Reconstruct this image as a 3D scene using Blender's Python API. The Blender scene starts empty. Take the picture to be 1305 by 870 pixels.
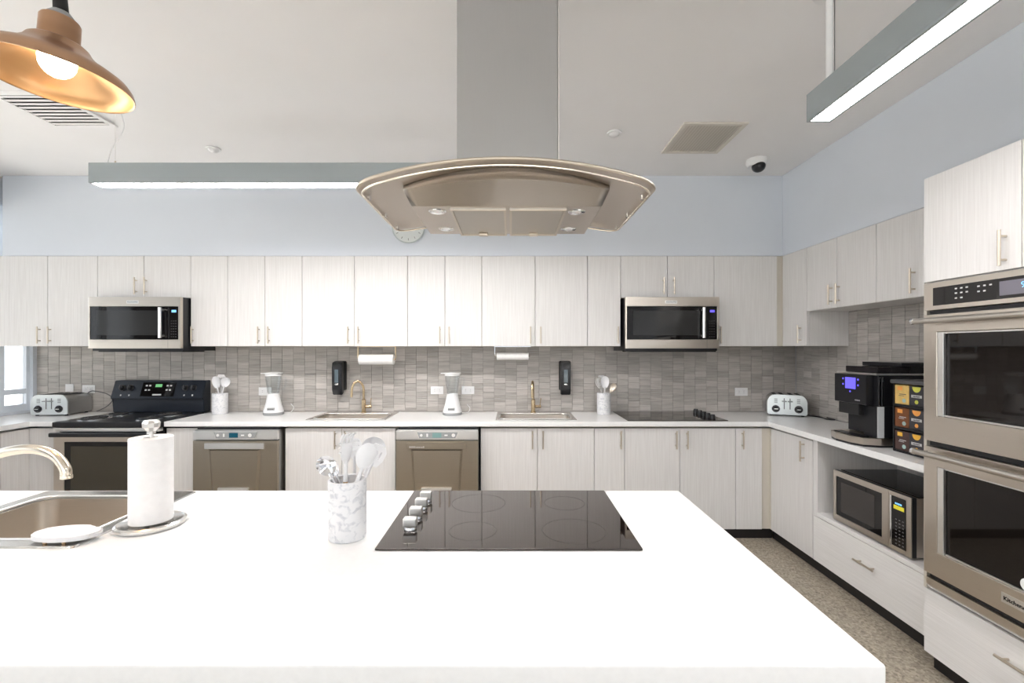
import bpy, bmesh, math, random
from mathutils import Matrix, Vector
random.seed(7)
R = math.radians
SC = bpy.context.scene
COL = SC.collection
CAMZ = 1.49

# ------------------------------------------------------------------ camera, world, lights, exposure
cam_d = bpy.data.cameras.new('camera'); cam = bpy.data.objects.new('camera', cam_d); COL.objects.link(cam)
cam.location = (0, 0, CAMZ); cam.rotation_euler = (R(90), 0, 0)
cam_d.sensor_width = 36; cam_d.lens = 36*580/1305; cam_d.shift_x = 1.5/1305; cam_d.shift_y = 10/1305
cam_d.clip_start = .05
SC.camera = cam
SC.view_settings.view_transform = 'Standard'; SC.view_settings.look = 'None'
SC.view_settings.gamma = 1; SC.view_settings.use_curve_mapping = False
SC.view_settings.exposure = 0.55
w = bpy.data.worlds.new('sky'); SC.world = w; w.use_nodes = True
bg = w.node_tree.nodes['Background']
bg.inputs[0].default_value = (.88, .94, 1, 1); bg.inputs[1].default_value = 1.35
sun_d = bpy.data.lights.new('sun', 'SUN'); sun_d.energy = 18; sun_d.angle = R(2); sun_d.color = (1, .95, .88)
sun = bpy.data.objects.new('sun', sun_d); COL.objects.link(sun); sun.rotation_euler = (R(-42), 0, 0)
LAMP_E = 38; LAMP_BACK = 80
BULB_E = 40.0
def portal(loc, rot, sx, sy):
    l = bpy.data.lights.new('daylight_portal', 'AREA'); l.shape = 'RECTANGLE'; l.size = sx; l.size_y = sy
    l.cycles.is_portal = True
    o = bpy.data.objects.new('daylight_portal', l); COL.objects.link(o); o.location = loc; o.rotation_euler = rot
portal((-4.44, .1, 1.83), (0, R(-90), 0), 1.8, 8.0)
portal((-.9, -4.55, 1.475), (R(90), 0, 0), 6.6, 2.65)

# ------------------------------------------------------------------ materials
MT = {}
def mat(name, col, rough=.5, metal=0, spec=.5, emit=None, es=0, trans=0, ior=1.45, coat=0):
    m = bpy.data.materials.new(name); m.use_nodes = True
    b = m.node_tree.nodes['Principled BSDF']
    b.inputs['Base Color'].default_value = (*col, 1); b.inputs['Roughness'].default_value = rough
    b.inputs['Metallic'].default_value = metal; b.inputs['Specular IOR Level'].default_value = spec
    b.inputs['Transmission Weight'].default_value = trans; b.inputs['IOR'].default_value = ior
    b.inputs['Coat Weight'].default_value = coat
    if emit: b.inputs['Emission Color'].default_value = (*emit, 1); b.inputs['Emission Strength'].default_value = es
    MT[name] = m; return m
def nodes(m): return m.node_tree.nodes, m.node_tree.links, m.node_tree.nodes['Principled BSDF']
def noise_col(m, c0, c1, scale=(1, 1, 1), ns=5, detail=3, lo=.3, hi=.7, coord='Object', bump=0, bd=.001, rough=None):
    N, L, b = nodes(m)
    if coord == 'Position':
        tc = N.new('ShaderNodeNewGeometry'); out = tc.outputs['Position']
    else:
        tc = N.new('ShaderNodeTexCoord'); out = tc.outputs[coord]
    mp = N.new('ShaderNodeMapping'); mp.inputs['Scale'].default_value = scale
    nz = N.new('ShaderNodeTexNoise'); nz.inputs['Scale'].default_value = ns; nz.inputs['Detail'].default_value = detail
    L.new(out, mp.inputs[0]); L.new(mp.outputs[0], nz.inputs['Vector'])
    if c0 is not None:
        cr = N.new('ShaderNodeValToRGB'); cr.color_ramp.elements[0].position = lo; cr.color_ramp.elements[1].position = hi
        cr.color_ramp.elements[0].color = (*c0, 1); cr.color_ramp.elements[1].color = (*c1, 1)
        L.new(nz.outputs[0], cr.inputs[0]); L.new(cr.outputs[0], b.inputs['Base Color'])
    if bump:
        bp = N.new('ShaderNodeBump'); bp.inputs['Strength'].default_value = bump; bp.inputs['Distance'].default_value = bd
        L.new(nz.outputs[0], bp.inputs['Height']); L.new(bp.outputs[0], b.inputs['Normal'])
    if rough:
        mr = N.new('ShaderNodeMapRange'); mr.inputs['To Min'].default_value = rough[0]; mr.inputs['To Max'].default_value = rough[1]
        L.new(nz.outputs[0], mr.inputs[0]); L.new(mr.outputs[0], b.inputs['Roughness'])
    return m
wall_m = noise_col(mat('wall_paint', (.8, .82, .83), .65), (.665, .705, .765), (.68, .72, .78), ns=3)
ceil_m = noise_col(mat('ceiling_paint', (.8, .79, .78), .7), (.86, .85, .85), (.88, .87, .87), ns=2)
cab_m = noise_col(mat('white_wood_laminate', (.7, .67, .64), .42), (.66, .642, .628), (.74, .727, .715), (60, 60, 1.6), 2.2, 5, .3, .7, 'Position')
cabh_m = noise_col(mat('white_wood_laminate_horizontal', (.7, .67, .64), .42), (.72, .705, .69), (.80, .785, .775), (60, 1.6, 60), 2.2, 5, .3, .7, 'Position')
band_m = mat('edge_band', (.60, .56, .49), .5)
quartz = noise_col(mat('white_quartz', (.86, .86, .86), .22), (.84, .84, .835), (.87, .87, .865), ns=60)
black_kick = mat('black_toe_kick', (.012, .010, .010), .5)
floor_m = mat('polished_aggregate', (.2, .18, .15), .35)
N, L, b = nodes(floor_m)
tc = N.new('ShaderNodeTexCoord'); v = N.new('ShaderNodeTexVoronoi'); v.inputs['Scale'].default_value = 95
n2 = N.new('ShaderNodeTexNoise'); n2.inputs['Scale'].default_value = 55; n2.inputs['Detail'].default_value = 6
L.new(tc.outputs['Object'], v.inputs['Vector']); L.new(tc.outputs['Object'], n2.inputs['Vector'])
cr = N.new('ShaderNodeValToRGB'); e = cr.color_ramp.elements; e[0].color = (.14, .115, .087, 1); e[1].color = (.56, .50, .40, 1)
e[0].position = .05; e[1].position = .95
mx = N.new('ShaderNodeMix'); mx.data_type = 'RGBA'; mx.inputs[0].default_value = .4
L.new(v.outputs['Color'], cr.inputs[0])
cr2 = N.new('ShaderNodeValToRGB'); cr2.color_ramp.elements[0].position = .35; cr2.color_ramp.elements[1].position = .65
cr2.color_ramp.elements[0].color = (.2, .17, .13, 1); cr2.color_ramp.elements[1].color = (.48, .425, .34, 1)
L.new(n2.outputs[0], cr2.inputs[0]); L.new(cr.outputs[0], mx.inputs[6]); L.new(cr2.outputs[0], mx.inputs[7]); L.new(mx.outputs[2], b.inputs['Base Color'])
def steel(name, col, scale, r=(.26, .31)):
    return noise_col(mat(name, col, .28, 1), tuple(x*.985 for x in col), tuple(min(1, x*1.015) for x in col), scale, 3, 4, coord='Position', rough=r)
st_dw = steel('brushed_steel_dishwasher', (.42, .37, .30), (2, 2, 400))  # reflected floor and island put into a darker, browner steel colour
st_h = steel('brushed_steel_horizontal', (.62, .565, .50), (2, 2, 400))
st_v = steel('brushed_steel_vertical', (.50, .50, .50), (220, 220, 2), (.27, .33))
st_hood = steel('brushed_steel_hood', (.56, .50, .44), (3, 220, 220), (.26, .32))
st_body = steel('brushed_steel_body', (.62, .58, .53), (3, 220, 220))
st_rim = mat('sink_rim_steel', (.72, .71, .69), .2, 1)
st_sink = steel('satin_steel_sink', (.68, .62, .55), (3, 90, 90), (.27, .33))
st_lt = mat('light_steel', (.84, .83, .81), .33, 1)
chrome = mat('chrome', (.85, .85, .86), .08, 1)
nickel = mat('satin_nickel', (.62, .55, .46), .3, 1)
brass = mat('champagne_brass', (.72, .56, .36), .25, 1)
champ = mat('champagne_nickel', (.80, .72, .60), .22, 1)
copper = noise_col(mat('aged_copper', (.62, .36, .20), .3, 1), (.38, .22, .13), (.52, .33, .21), (1, 1, 5), 2, 2)
copper_in = mat('copper_inside', (.85, .52, .26), .32, 1)
black = mat('black_plastic', (.012, .012, .014), .28)
blackm = mat('black_matte', (.015, .015, .016), .55)
navy = mat('black_enamel', (.014, .018, .026), .22)
bglass = mat('black_glass', (.008, .007, .007), .03, 0, .5)
hobglass = mat('hob_glass', (.012, .008, .006), .02, 0, .6, ior=1.62)
hobglass.node_tree.nodes['Principled BSDF'].inputs['Specular Tint'].default_value = (1, .86, .78, 1)
ovenglass = mat('oven_glass', (.008, .006, .005), .03, 0, .35)
white = mat('white_plastic', (.82, .82, .82), .35)
silic = mat('white_silicone', (.74, .74, .75), .45)
paper = noise_col(mat('paper_towel', (.88, .87, .86), .9), (.80, .79, .78), (.84, .83, .82), ns=40, bump=.3, bd=.001)
wood = mat('beech_wood', (.55, .36, .19), .5)
grey = mat('grey_plastic', (.32, .33, .33), .4)
dgrey = mat('dark_grey', (.08, .08, .085), .4)
teal = mat('teal_display', (.01, .09, .14), .2)
teal2 = mat('sage_display', (.20, .34, .33), .3)
blue_e = mat('blue_screen', (.1, .1, .5), .3, emit=(.10, .07, .75), es=1.0)
cyan_e = mat('cyan_display', (.1, .3, .5), .3, emit=(.2, .5, 1), es=.9)
green_e = mat('green_display', (.1, .3, .1), .3, emit=(.3, .9, .4), es=.25)
print_w = mat('pale_print', (.55, .55, .55), .5)
yellow = mat('yellow_sticker', (.85, .75, .05), .5)
marble = mat('marble', (.8, .8, .8), .35)
N, L, b = nodes(marble)
tc = N.new('ShaderNodeTexCoord'); mp = N.new('ShaderNodeMapping'); mp.inputs['Scale'].default_value = (1, 1, 1.3); mp.inputs['Rotation'].default_value = (.3, .4, 0)
nz = N.new('ShaderNodeTexNoise'); nz.inputs['Scale'].default_value = 42; nz.inputs['Detail'].default_value = 9; nz.inputs['Distortion'].default_value = .9
cr = N.new('ShaderNodeValToRGB'); cr.color_ramp.elements[0].position = .34; cr.color_ramp.elements[0].color = (.56, .57, .60, 1)
cr.color_ramp.elements[1].position = .5; cr.color_ramp.elements[1].color = (.76, .76, .77, 1)
L.new(tc.outputs['Object'], mp.inputs[0]); L.new(mp.outputs[0], nz.inputs['Vector']); L.new(nz.outputs[0], cr.inputs[0]); L.new(cr.outputs[0], b.inputs['Base Color'])
glass = mat('clear_glass', (.95, .97, .97), .02, trans=1, ior=1.2)
fix_m = noise_col(mat('fixture_grey', (.42, .46, .46), .5), (.31, .345, .355), (.33, .365, .375), ns=2)
lamp_e = mat('diffuser_glow', (1, 1, 1), .5, emit=(1, .965, .955), es=LAMP_E)
lampb_e = mat('diffuser_glow_back', (1, 1, 1), .5, emit=(1, .965, .955), es=LAMP_BACK)
bulb_e = mat('bulb_glow', (1, .9, .8), .5, emit=(1, .80, .55), es=BULB_E)
winframe = mat('window_frame_paint', (.74, .80, .87), .4)
grout = mat('grout', (.33, .31, .29), .8)
vent_m = mat('vent_paint', (.70, .66, .60), .5)
filt = mat('mesh_filter', (.5, .47, .43), .4, 1)
N, L, b = nodes(filt)
tc = N.new('ShaderNodeNewGeometry'); wv = N.new('ShaderNodeTexChecker'); wv.inputs['Scale'].default_value = 260
L.new(tc.outputs['Position'], wv.inputs['Vector']); wv.inputs['Color1'].default_value = (.66, .62, .56, 1); wv.inputs['Color2'].default_value = (.40, .37, .33, 1)
L.new(wv.outputs['Color'], b.inputs['Base Color'])
# window pane: clear with a faint reflection
pane = bpy.data.materials.new('window_glass'); pane.use_nodes = True; MT['pane'] = pane
N = pane.node_tree.nodes; L = pane.node_tree.links; N.clear()
o_ = N.new('ShaderNodeOutputMaterial'); t_ = N.new('ShaderNodeBsdfTransparent'); g_ = N.new('ShaderNodeBsdfGlossy'); m_ = N.new('ShaderNodeMixShader'); f_ = N.new('ShaderNodeFresnel')
g_.inputs['Roughness'].default_value = .02; f_.inputs[0].default_value = 1.3
L.new(f_.outputs[0], m_.inputs[0]); L.new(t_.outputs[0], m_.inputs[1]); L.new(g_.outputs[0], m_.inputs[2]); L.new(m_.outputs[0], o_.inputs[0])
jar_m = bpy.data.materials.new('jar_glass'); jar_m.use_nodes = True
N = jar_m.node_tree.nodes; L = jar_m.node_tree.links; N.clear()
o_ = N.new('ShaderNodeOutputMaterial'); t_ = N.new('ShaderNodeBsdfTransparent'); g_ = N.new('ShaderNodeBsdfGlossy'); m_ = N.new('ShaderNodeMixShader'); f_ = N.new('ShaderNodeLayerWeight')
t_.inputs[0].default_value = (.97, .985, .99, 1); g_.inputs['Roughness'].default_value = .06; f_.inputs[0].default_value = .25
k_ = N.new('ShaderNodeMath'); k_.operation = 'MULTIPLY'; k_.inputs[1].default_value = .55
L.new(f_.outputs['Facing'], k_.inputs[0]); L.new(k_.outputs[0], m_.inputs[0]); L.new(t_.outputs[0], m_.inputs[1]); L.new(g_.outputs[0], m_.inputs[2]); L.new(m_.outputs[0], o_.inputs[0])
# tiles: linen-like streaks, tone per tile
tile_m = mat('linen_tile', (.5, .48, .45), .38)
N, L, b = nodes(tile_m)
ge = N.new('ShaderNodeNewGeometry'); mp = N.new('ShaderNodeMapping'); mp.inputs['Scale'].default_value = (5, 5, 190)
nz = N.new('ShaderNodeTexNoise'); nz.inputs['Scale'].default_value = 1.4; nz.inputs['Detail'].default_value = 4
L.new(ge.outputs['Position'], mp.inputs[0]); L.new(mp.outputs[0], nz.inputs['Vector'])
at = N.new('ShaderNodeAttribute'); at.attribute_name = 'tone'
ma = N.new('ShaderNodeMath'); ma.operation = 'MULTIPLY_ADD'; ma.inputs[1].default_value = 1.0
L.new(nz.outputs[0], ma.inputs[0]); L.new(at.outputs['Fac'], ma.inputs[2])
cr = N.new('ShaderNodeValToRGB'); e = cr.color_ramp.elements
e[0].position = .2; e[0].color = (.30, .28, .255, 1); e[1].position = .85; e[1].color = (.60, .565, .53, 1)
L.new(ma.outputs[0], cr.inputs[0]); L.new(cr.outputs[0], b.inputs['Base Color'])

# ------------------------------------------------------------------ mesh helpers
def B(): return bmesh.new()
def box(bm, x0, x1, y0, y1, z0, z1, b=0, seg=2):
    if x1 < x0: x0, x1 = x1, x0
    if y1 < y0: y0, y1 = y1, y0
    if z1 < z0: z0, z1 = z1, z0
    v = [bm.verts.new(p) for p in [(x0,y0,z0),(x1,y0,z0),(x1,y1,z0),(x0,y1,z0),(x0,y0,z1),(x1,y0,z1),(x1,y1,z1),(x0,y1,z1)]]
    fs = [bm.faces.new([v[i] for i in q]) for q in [(3,2,1,0),(4,5,6,7),(0,1,5,4),(1,2,6,5),(2,3,7,6),(3,0,4,7)]]
    if b:
        es = list({e for f in fs for e in f.edges})
        bmesh.ops.bevel(bm, geom=es, offset=b, segments=seg, affect='EDGES', profile=.5)
    return bm
def hexa(bm, p):   # 8 points, bottom ring then top ring
    v = [bm.verts.new(q) for q in p]
    for q in [(3,2,1,0),(4,5,6,7),(0,1,5,4),(1,2,6,5),(2,3,7,6),(3,0,4,7)]: bm.faces.new([v[i] for i in q])
    return bm
def ring(bm, c, a, b_, r, n): return [bm.verts.new(c + a*(r*math.cos(2*math.pi*i/n)) + b_*(r*math.sin(2*math.pi*i/n))) for i in range(n)]
def tube(bm, pts, r, n=12, cap=True):
    P = [Vector(p) for p in pts]; k = len(P)
    rs = r if isinstance(r, (list, tuple)) else [r]*k
    t0 = (P[1]-P[0]).normalized()
    up = Vector((0, 0, 1)) if abs(t0.z) < .9 else Vector((1, 0, 0))
    a = t0.cross(up).normalized(); rings = []
    for i in range(k):
        t = (P[min(i+1, k-1)]-P[max(i-1, 0)]).normalized()
        a = (a - t*a.dot(t)).normalized(); bb = t.cross(a)
        rings.append(ring(bm, P[i], a, bb, rs[i], n))
    for i in range(k-1):
        for j in range(n):
            bm.faces.new([rings[i][j], rings[i][(j+1) % n], rings[i+1][(j+1) % n], rings[i+1][j]])
    if cap:
        bm.faces.new(rings[0][::-1]); bm.faces.new(rings[-1])
    return bm
def cyl(bm, p0, p1, r0, r1=None, n=20): return tube(bm, [p0, p1], [r0, r0 if r1 is None else r1], n)
def lathe(bm, prof, cx=0, cy=0, cz=0, n=40, sx=1, sy=1, closed=False):
    rings = []
    for r, z in prof:
        if r < 1e-6: rings.append([bm.verts.new((cx, cy, cz+z))])
        else: rings.append([bm.verts.new((cx+sx*r*math.cos(2*math.pi*i/n), cy+sy*r*math.sin(2*math.pi*i/n), cz+z)) for i in range(n)])
    pr = list(zip(rings, rings[1:]))
    if closed: pr.append((rings[-1], rings[0]))
    for A, C in pr:
        for j in range(n):
            q = [A[j % len(A)], A[(j+1) % len(A)], C[(j+1) % len(C)], C[j % len(C)]]
            u = []
            for x in q:
                if x not in u: u.append(x)
            if len(u) >= 3: bm.faces.new(u)
    return bm
def prism(bm, poly, f0, f1):    # poly list of 2D, f0/f1 map 2D->3D
    a = [bm.verts.new(f0(*p)) for p in poly]; c = [bm.verts.new(f1(*p)) for p in poly]; n = len(poly)
    bm.faces.new(a[::-1]); bm.faces.new(c)
    for i in range(n): bm.faces.new([a[i], a[(i+1) % n], c[(i+1) % n], c[i]])
    return bm
def sph(bm, c, r, s=(1, 1, 1), n=20):
    m = Matrix.Translation(c) @ Matrix.Diagonal((r*s[0], r*s[1], r*s[2], 1))
    bmesh.ops.create_uvsphere(bm, u_segments=n, v_segments=n//2+2, radius=1, matrix=m); return bm
def spline(pts, k=8):
    P = [Vector(p) for p in pts]; P = [P[0]*2-P[1]] + P + [P[-1]*2-P[-2]]; out = []
    for i in range(1, len(P)-2):
        for j in range(k):
            t = j/k; a, b_, c, d = P[i-1:i+3]
            out.append(.5*((2*b_)+(c-a)*t+(2*a-5*b_+4*c-d)*t*t+(3*b_-a-3*c+d)*t**3))
    out.append(P[-2]); return out
def slab(bm, A, C, hole, w0, w1, f, bev=0):
    """grid slab with holes. A, C cut coords; hole(a,c)->bool for cell centre; f(a,c,w)->xyz"""
    na, nc = len(A), len(C); V = {}
    def vt(i, j, k):
        if (i, j, k) not in V: V[(i, j, k)] = bm.verts.new(f(A[i], C[j], (w0, w1)[k]))
        return V[(i, j, k)]
    S = {(i, j) for i in range(na-1) for j in range(nc-1) if not hole((A[i]+A[i+1])/2, (C[j]+C[j+1])/2)}
    for i, j in S:
        bm.faces.new([vt(i, j, 1), vt(i+1, j, 1), vt(i+1, j+1, 1), vt(i, j+1, 1)])
        bm.faces.new([vt(i, j+1, 0), vt(i+1, j+1, 0), vt(i+1, j, 0), vt(i, j, 0)])
        for di, dj, q in ((-1, 0, ((i, j+1), (i, j))), (1, 0, ((i+1, j), (i+1, j+1))), (0, -1, ((i, j), (i+1, j))), (0, 1, ((i+1, j+1), (i, j+1)))):
            if (i+di, j+dj) not in S:
                (a, b_), (c, d) = q
                bm.faces.new([vt(a, b_, 0), vt(c, d, 0), vt(c, d, 1), vt(a, b_, 1)])
    bmesh.ops.recalc_face_normals(bm, faces=bm.faces[:])
    if bev:
        es = [e for e in bm.edges if len(e.link_faces) == 2 and e.link_faces[0].normal.angle(e.link_faces[1].normal) > 1]
        bmesh.ops.bevel(bm, geom=es, offset=bev, segments=2, affect='EDGES', profile=.5)
    return bm

# ------------------------------------------------------------------ object helpers
WM = {}
def tag(o, label=None, cat=None, group=None, kind=None):
    if label: o['label'] = label
    if cat: o['category'] = cat
    if group: o['group'] = group
    if kind: o['kind'] = kind
    return o
def thing(name, label, cat, loc=(0, 0, 0), rz=0, group=None):
    o = bpy.data.objects.new(name, None); COL.objects.link(o); o.empty_display_size = .05
    o.location = loc; o.rotation_euler = (0, 0, rz)
    WM[o] = Matrix.Translation(loc) @ Matrix.Rotation(rz, 4, 'Z')
    return tag(o, label, cat, group)
def finish(bm, name, m, smooth):
    bmesh.ops.recalc_face_normals(bm, faces=bm.faces[:])
    me = bpy.data.meshes.new(name); bm.to_mesh(me); bm.free()
    for x in (m if isinstance(m, list) else [m]): me.materials.append(x)
    if smooth:
        for p in me.polygons: p.use_smooth = True
        if smooth is True: me.set_sharp_from_angle(angle=R(38))
    return me
def part(name, bm, m, parent=None, smooth=True, label=None, kind=None, local=False):
    if parent is None:
        zs = [v.co for v in bm.verts]
        c = Vector(((min(v.x for v in zs)+max(v.x for v in zs))/2, (min(v.y for v in zs)+max(v.y for v in zs))/2, min(v.z for v in zs)))
        T = Matrix.Translation(c)
    else: T = WM[parent]
    if not local or parent is None: bmesh.ops.transform(bm, matrix=T.inverted(), verts=bm.verts[:])
    o = bpy.data.objects.new(name, finish(bm, name, m, smooth)); COL.objects.link(o)
    if parent is None: o.location = T.translation
    else: o.parent = parent
    WM[o] = T
    if smooth is True: w_ = o.modifiers.new('weighted_normal', 'WEIGHTED_NORMAL'); w_.keep_sharp = True
    return tag(o, label, kind=kind)
def one(name, bm, m, label, cat, group=None, smooth=True): return tag(part(name, bm, m, None, smooth), label, cat, group)
def struct(name, bm, m, smooth=False):
    o = bpy.data.objects.new(name, finish(bm, name, m, smooth)); COL.objects.link(o); WM[o] = Matrix(); return tag(o, kind='structure')
def text(s, size, loc, face, m, parent, name='lettering', ext=.0004, stretch=1, label=None, bold=0):
    c = bpy.data.curves.new(name, 'FONT'); c.body = s; c.size = size; c.align_x = 'CENTER'; c.align_y = 'CENTER'; c.extrude = ext; c.offset = bold
    c.resolution_u = 2
    t = bpy.data.objects.new('tmp', c); COL.objects.link(t); dg = bpy.context.evaluated_depsgraph_get()
    me = bpy.data.meshes.new_from_object(t.evaluated_get(dg)); bpy.data.objects.remove(t)
    bm = B(); bm.from_mesh(me); bpy.data.meshes.remove(me)
    rot = {'front': Matrix.Rotation(R(90), 4, 'X'), 'left': Matrix.Rotation(R(-90), 4, 'Z') @ Matrix.Rotation(R(90), 4, 'X'), 'up': Matrix()}[face]
    bmesh.ops.transform(bm, matrix=Matrix.Translation(loc) @ rot @ Matrix.Diagonal((stretch, 1, 1, 1)), verts=bm.verts[:])
    return part(name, bm, m, parent, False, label)
def marks(n, h, loc, face, m, parent, name='print_marks', w_=None, seed=1):
    rr = random.Random(seed); bm = B(); u = 0; cells = []
    for i in range(n):
        ww = h*rr.uniform(.45, .9); hh = h*rr.choice((.7, .7, 1)); cells.append((u, ww, hh)); u += ww+h*.22
    for a, ww, hh in cells:
        a -= u/2
        if face == 'front': box(bm, loc[0]+a, loc[0]+a+ww, loc[1]-.0004, loc[1], loc[2]-h/2, loc[2]-h/2+hh)
        else: box(bm, loc[0]-.0004, loc[0], loc[1]-a-ww, loc[1]-a, loc[2]-h/2, loc[2]-h/2+hh)
    return part(name, bm, m, parent, False)
def copy_tree(o, parent=None):
    c = o.copy(); COL.objects.link(c)
    if parent is not None: c.parent = parent
    for ch in list(o.children): copy_tree(ch, c)
    return c
def PX(px, D): return (px-651)/580*D
def PZ(py, D): return CAMZ-(py-445)/580*D

# ------------------------------------------------------------------ room shell
FZ = -.05
XL, XR, YB, YR, ZC = -4.42, 2.667, 4.25, -4.5, 2.98
struct('floor', box(B(), XL-.1, XR+.1, YR-.1, YB+.1, FZ-.1, FZ), floor_m)
struct('ceiling', box(B(), XL-.1, XR+.1, YR-.1, YB+.1, ZC, ZC+.1), ceil_m)
wall_back = struct('wall_back', box(B(), XL-.1, XR+.1, YB, YB+.12, FZ, ZC), wall_m)
wall_right = struct('wall_right', box(B(), XR, XR+.12, YR, YB, FZ, ZC), wall_m)
def wl_hole(a, c): return (-3.9 < a < 4.21) and (.93 < c < 2.75)
struct('wall_left', slab(B(), [YR, -3.9, 4.21, YB], [FZ, .93, 2.75, ZC], wl_hole, XL-.12, XL, lambda a, c, w_: (w_, a, c)), wall_m)
def wr_hole(a, c): return (-4.2 < a < 2.4) and (.15 < c < 2.8)
struct('wall_rear', slab(B(), [XL, -4.2, 2.4, XR], [FZ, .15, 2.8, ZC], wr_hole, YR-.12, YR, lambda a, c, w_: (a, w_, c)), wall_m)
struct('ground_outside', box(B(), -30, 20, -30, 20, -.35, -.25), mat('pale_paving', (.62, .62, .60), .8))
# windows
win = thing('window_1', None, None, (XL-.06, .1, .93)); tag(win, kind='structure')
fr = B(); x0, x1 = XL-.09, XL-.03
ys = [-3.9, -2.6, -1.3, 0, 1.3, 2.6, 3.97, 4.21]
for y in ys: box(fr, x0, x1, y-.03 if y > -3.9 else y, y+.03 if y < 4.2 else y, .93, 2.75)
for z0_, z1_ in ((.93, .99), (1.085, 1.13), (2.69, 2.75)): box(fr, x0+.001, x1-.001, -3.9, 4.21, z0_, z1_)
part('window_frame', fr, winframe, win, False)
for a, c in zip(ys, ys[1:]):
    for z0_, z1_ in ((.99, 1.085), (1.13, 2.69)):
        part('pane', box(B(), XL-.063, XL-.057, a+.03, c-.03, z0_, z1_), pane, win, False)
win = thing('added_rear_window', None, None, (-.9, YR-.06, .15)); tag(win, kind='structure')  # unseen window added behind the camera to light the room from the front
fr = B(); xs = [-4.2, -3.1, -2, -.9, .2, 1.3, 2.4]
for x in xs: box(fr, x-.03, x+.03, YR-.09, YR-.03, .15, 2.8)
for z0_, z1_ in ((.15, .21), (2.74, 2.8)): box(fr, -4.2, 2.4, YR-.089, YR-.031, z0_, z1_)
part('window_frame', fr, winframe, win, False)
for a, c in zip(xs, xs[1:]): part('pane', box(B(), a+.03, c-.03, YR-.063, YR-.057, .21, 2.74), pane, win, False)

# soffits over the wall cabinets
UD, UX, UT, UB = 3.90, 2.327, 2.29, 1.517      # upper cabinet face depth, right face, top, bottom
struct('trim_1', box(B(), -4.36, XR-.001, UD+.004, YB-.001, UT+.002, ZC-.001), wall_m)
struct('trim_2', box(B(), UX+.004, XR-.001, -1.5, UD+.003, UT+.002, ZC-.001), wall_m)

# ------------------------------------------------------------------ tiles
TW, THt, TG = .1035, .0575, .0022
def tile_mesh(axis, tone, h=THt, w_=TW):
    bm = B(); t = .005; hw, hh = (w_-TG)/2, (h-TG)/2; c = .0008
    if axis == 'back': f = lambda a, z, d: (a, d, z)
    else: f = lambda a, z, d: (d, a, z)
    lo = [bm.verts.new(f(a, z, 0)) for a, z in ((-hw, -hh), (hw, -hh), (hw, hh), (-hw, hh))]
    mi = [bm.verts.new(f(a, z, -t+c)) for a, z in ((-hw, -hh), (hw, -hh), (hw, hh), (-hw, hh))]
    hi = [bm.verts.new(f(a, z, -t)) for a, z in ((-hw+c, -hh+c), (hw-c, -hh+c), (hw-c, hh-c), (-hw+c, hh-c))]
    for r0, r1 in ((lo, mi), (mi, hi)):
        for i in range(4): bm.faces.new([r0[i], r0[(i+1) % 4], r1[(i+1) % 4], r1[i]])
    bm.faces.new(hi)
    me = finish(bm, 'tile', tile_m, False)
    at = me.attributes.new('tone', 'FLOAT', 'FACE')
    for d in at.data: d.value = tone
    return me
def tiling(parent, axis, a0, a1, zfn, surf, near):
    ncol = int(round((a1-a0)/TW)); tw = (a1-a0)/ncol; cells = []
    for i in range(ncol):
        a = a0+(i+.5)*tw; z0_, z1_ = zfn(a); off = (-.026 if i % 2 else 0) + random.choice((0, .008)); z = z0_+off
        while z < z1_-.004:
            lo, hi = max(z, z0_), min(z+THt, z1_)
            if hi-lo > .012: cells.append((a, (lo+hi)/2, hi-lo, random.uniform(-.13, .13)))
            z += THt
    cells.sort(key=near)
    cache = {}; rest = B(); lay = rest.faces.layers.float.new('tone')
    for k, (a, z, h, tone) in enumerate(cells):
        key = (round(h, 3), round(tone*14))
        if key not in cache: cache[key] = tile_mesh(axis, key[1]/14, h, tw)
        me = cache[key]
        loc = (a, surf, z) if axis == 'back' else (surf, a, z)
        if k < 300:
            o = bpy.data.objects.new('tile', me); COL.objects.link(o); o.parent = parent; o.location = loc
        else:
            n0 = len(rest.verts); rest.from_mesh(me); rest.verts.ensure_lookup_table(); fs = set()
            for v in rest.verts[n0:]: v.co += Vector(loc)
    if len(rest.verts):
        o = bpy.data.objects.new('tile_field', finish(rest, 'tile_field', tile_m, False)); COL.objects.link(o); o.parent = parent; o['kind'] = 'stuff'
    else: rest.free()
g = B(); box(g, XL+.001, XR-.011, YB-.004, YB, .90, UB+.12); part('grout', g, grout, wall_back, False)
g = B(); box(g, XR-.004, XR, 2.215, YB-.001, .90, 1.80); part('grout', g, grout, wall_right, False)
tiling(wall_back, 'back', XL+.002, XR-.012, lambda a: (.912, UB-.003), YB-.004, lambda c: abs(c[0]-.55)+abs(c[1]-1.2)*.3)
tiling(wall_right, 'right', 2.22, YB-.012, lambda a: (.912, UB-.003 if a > 3.57 else 1.788), XR-.004, lambda c: c[0])

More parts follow.
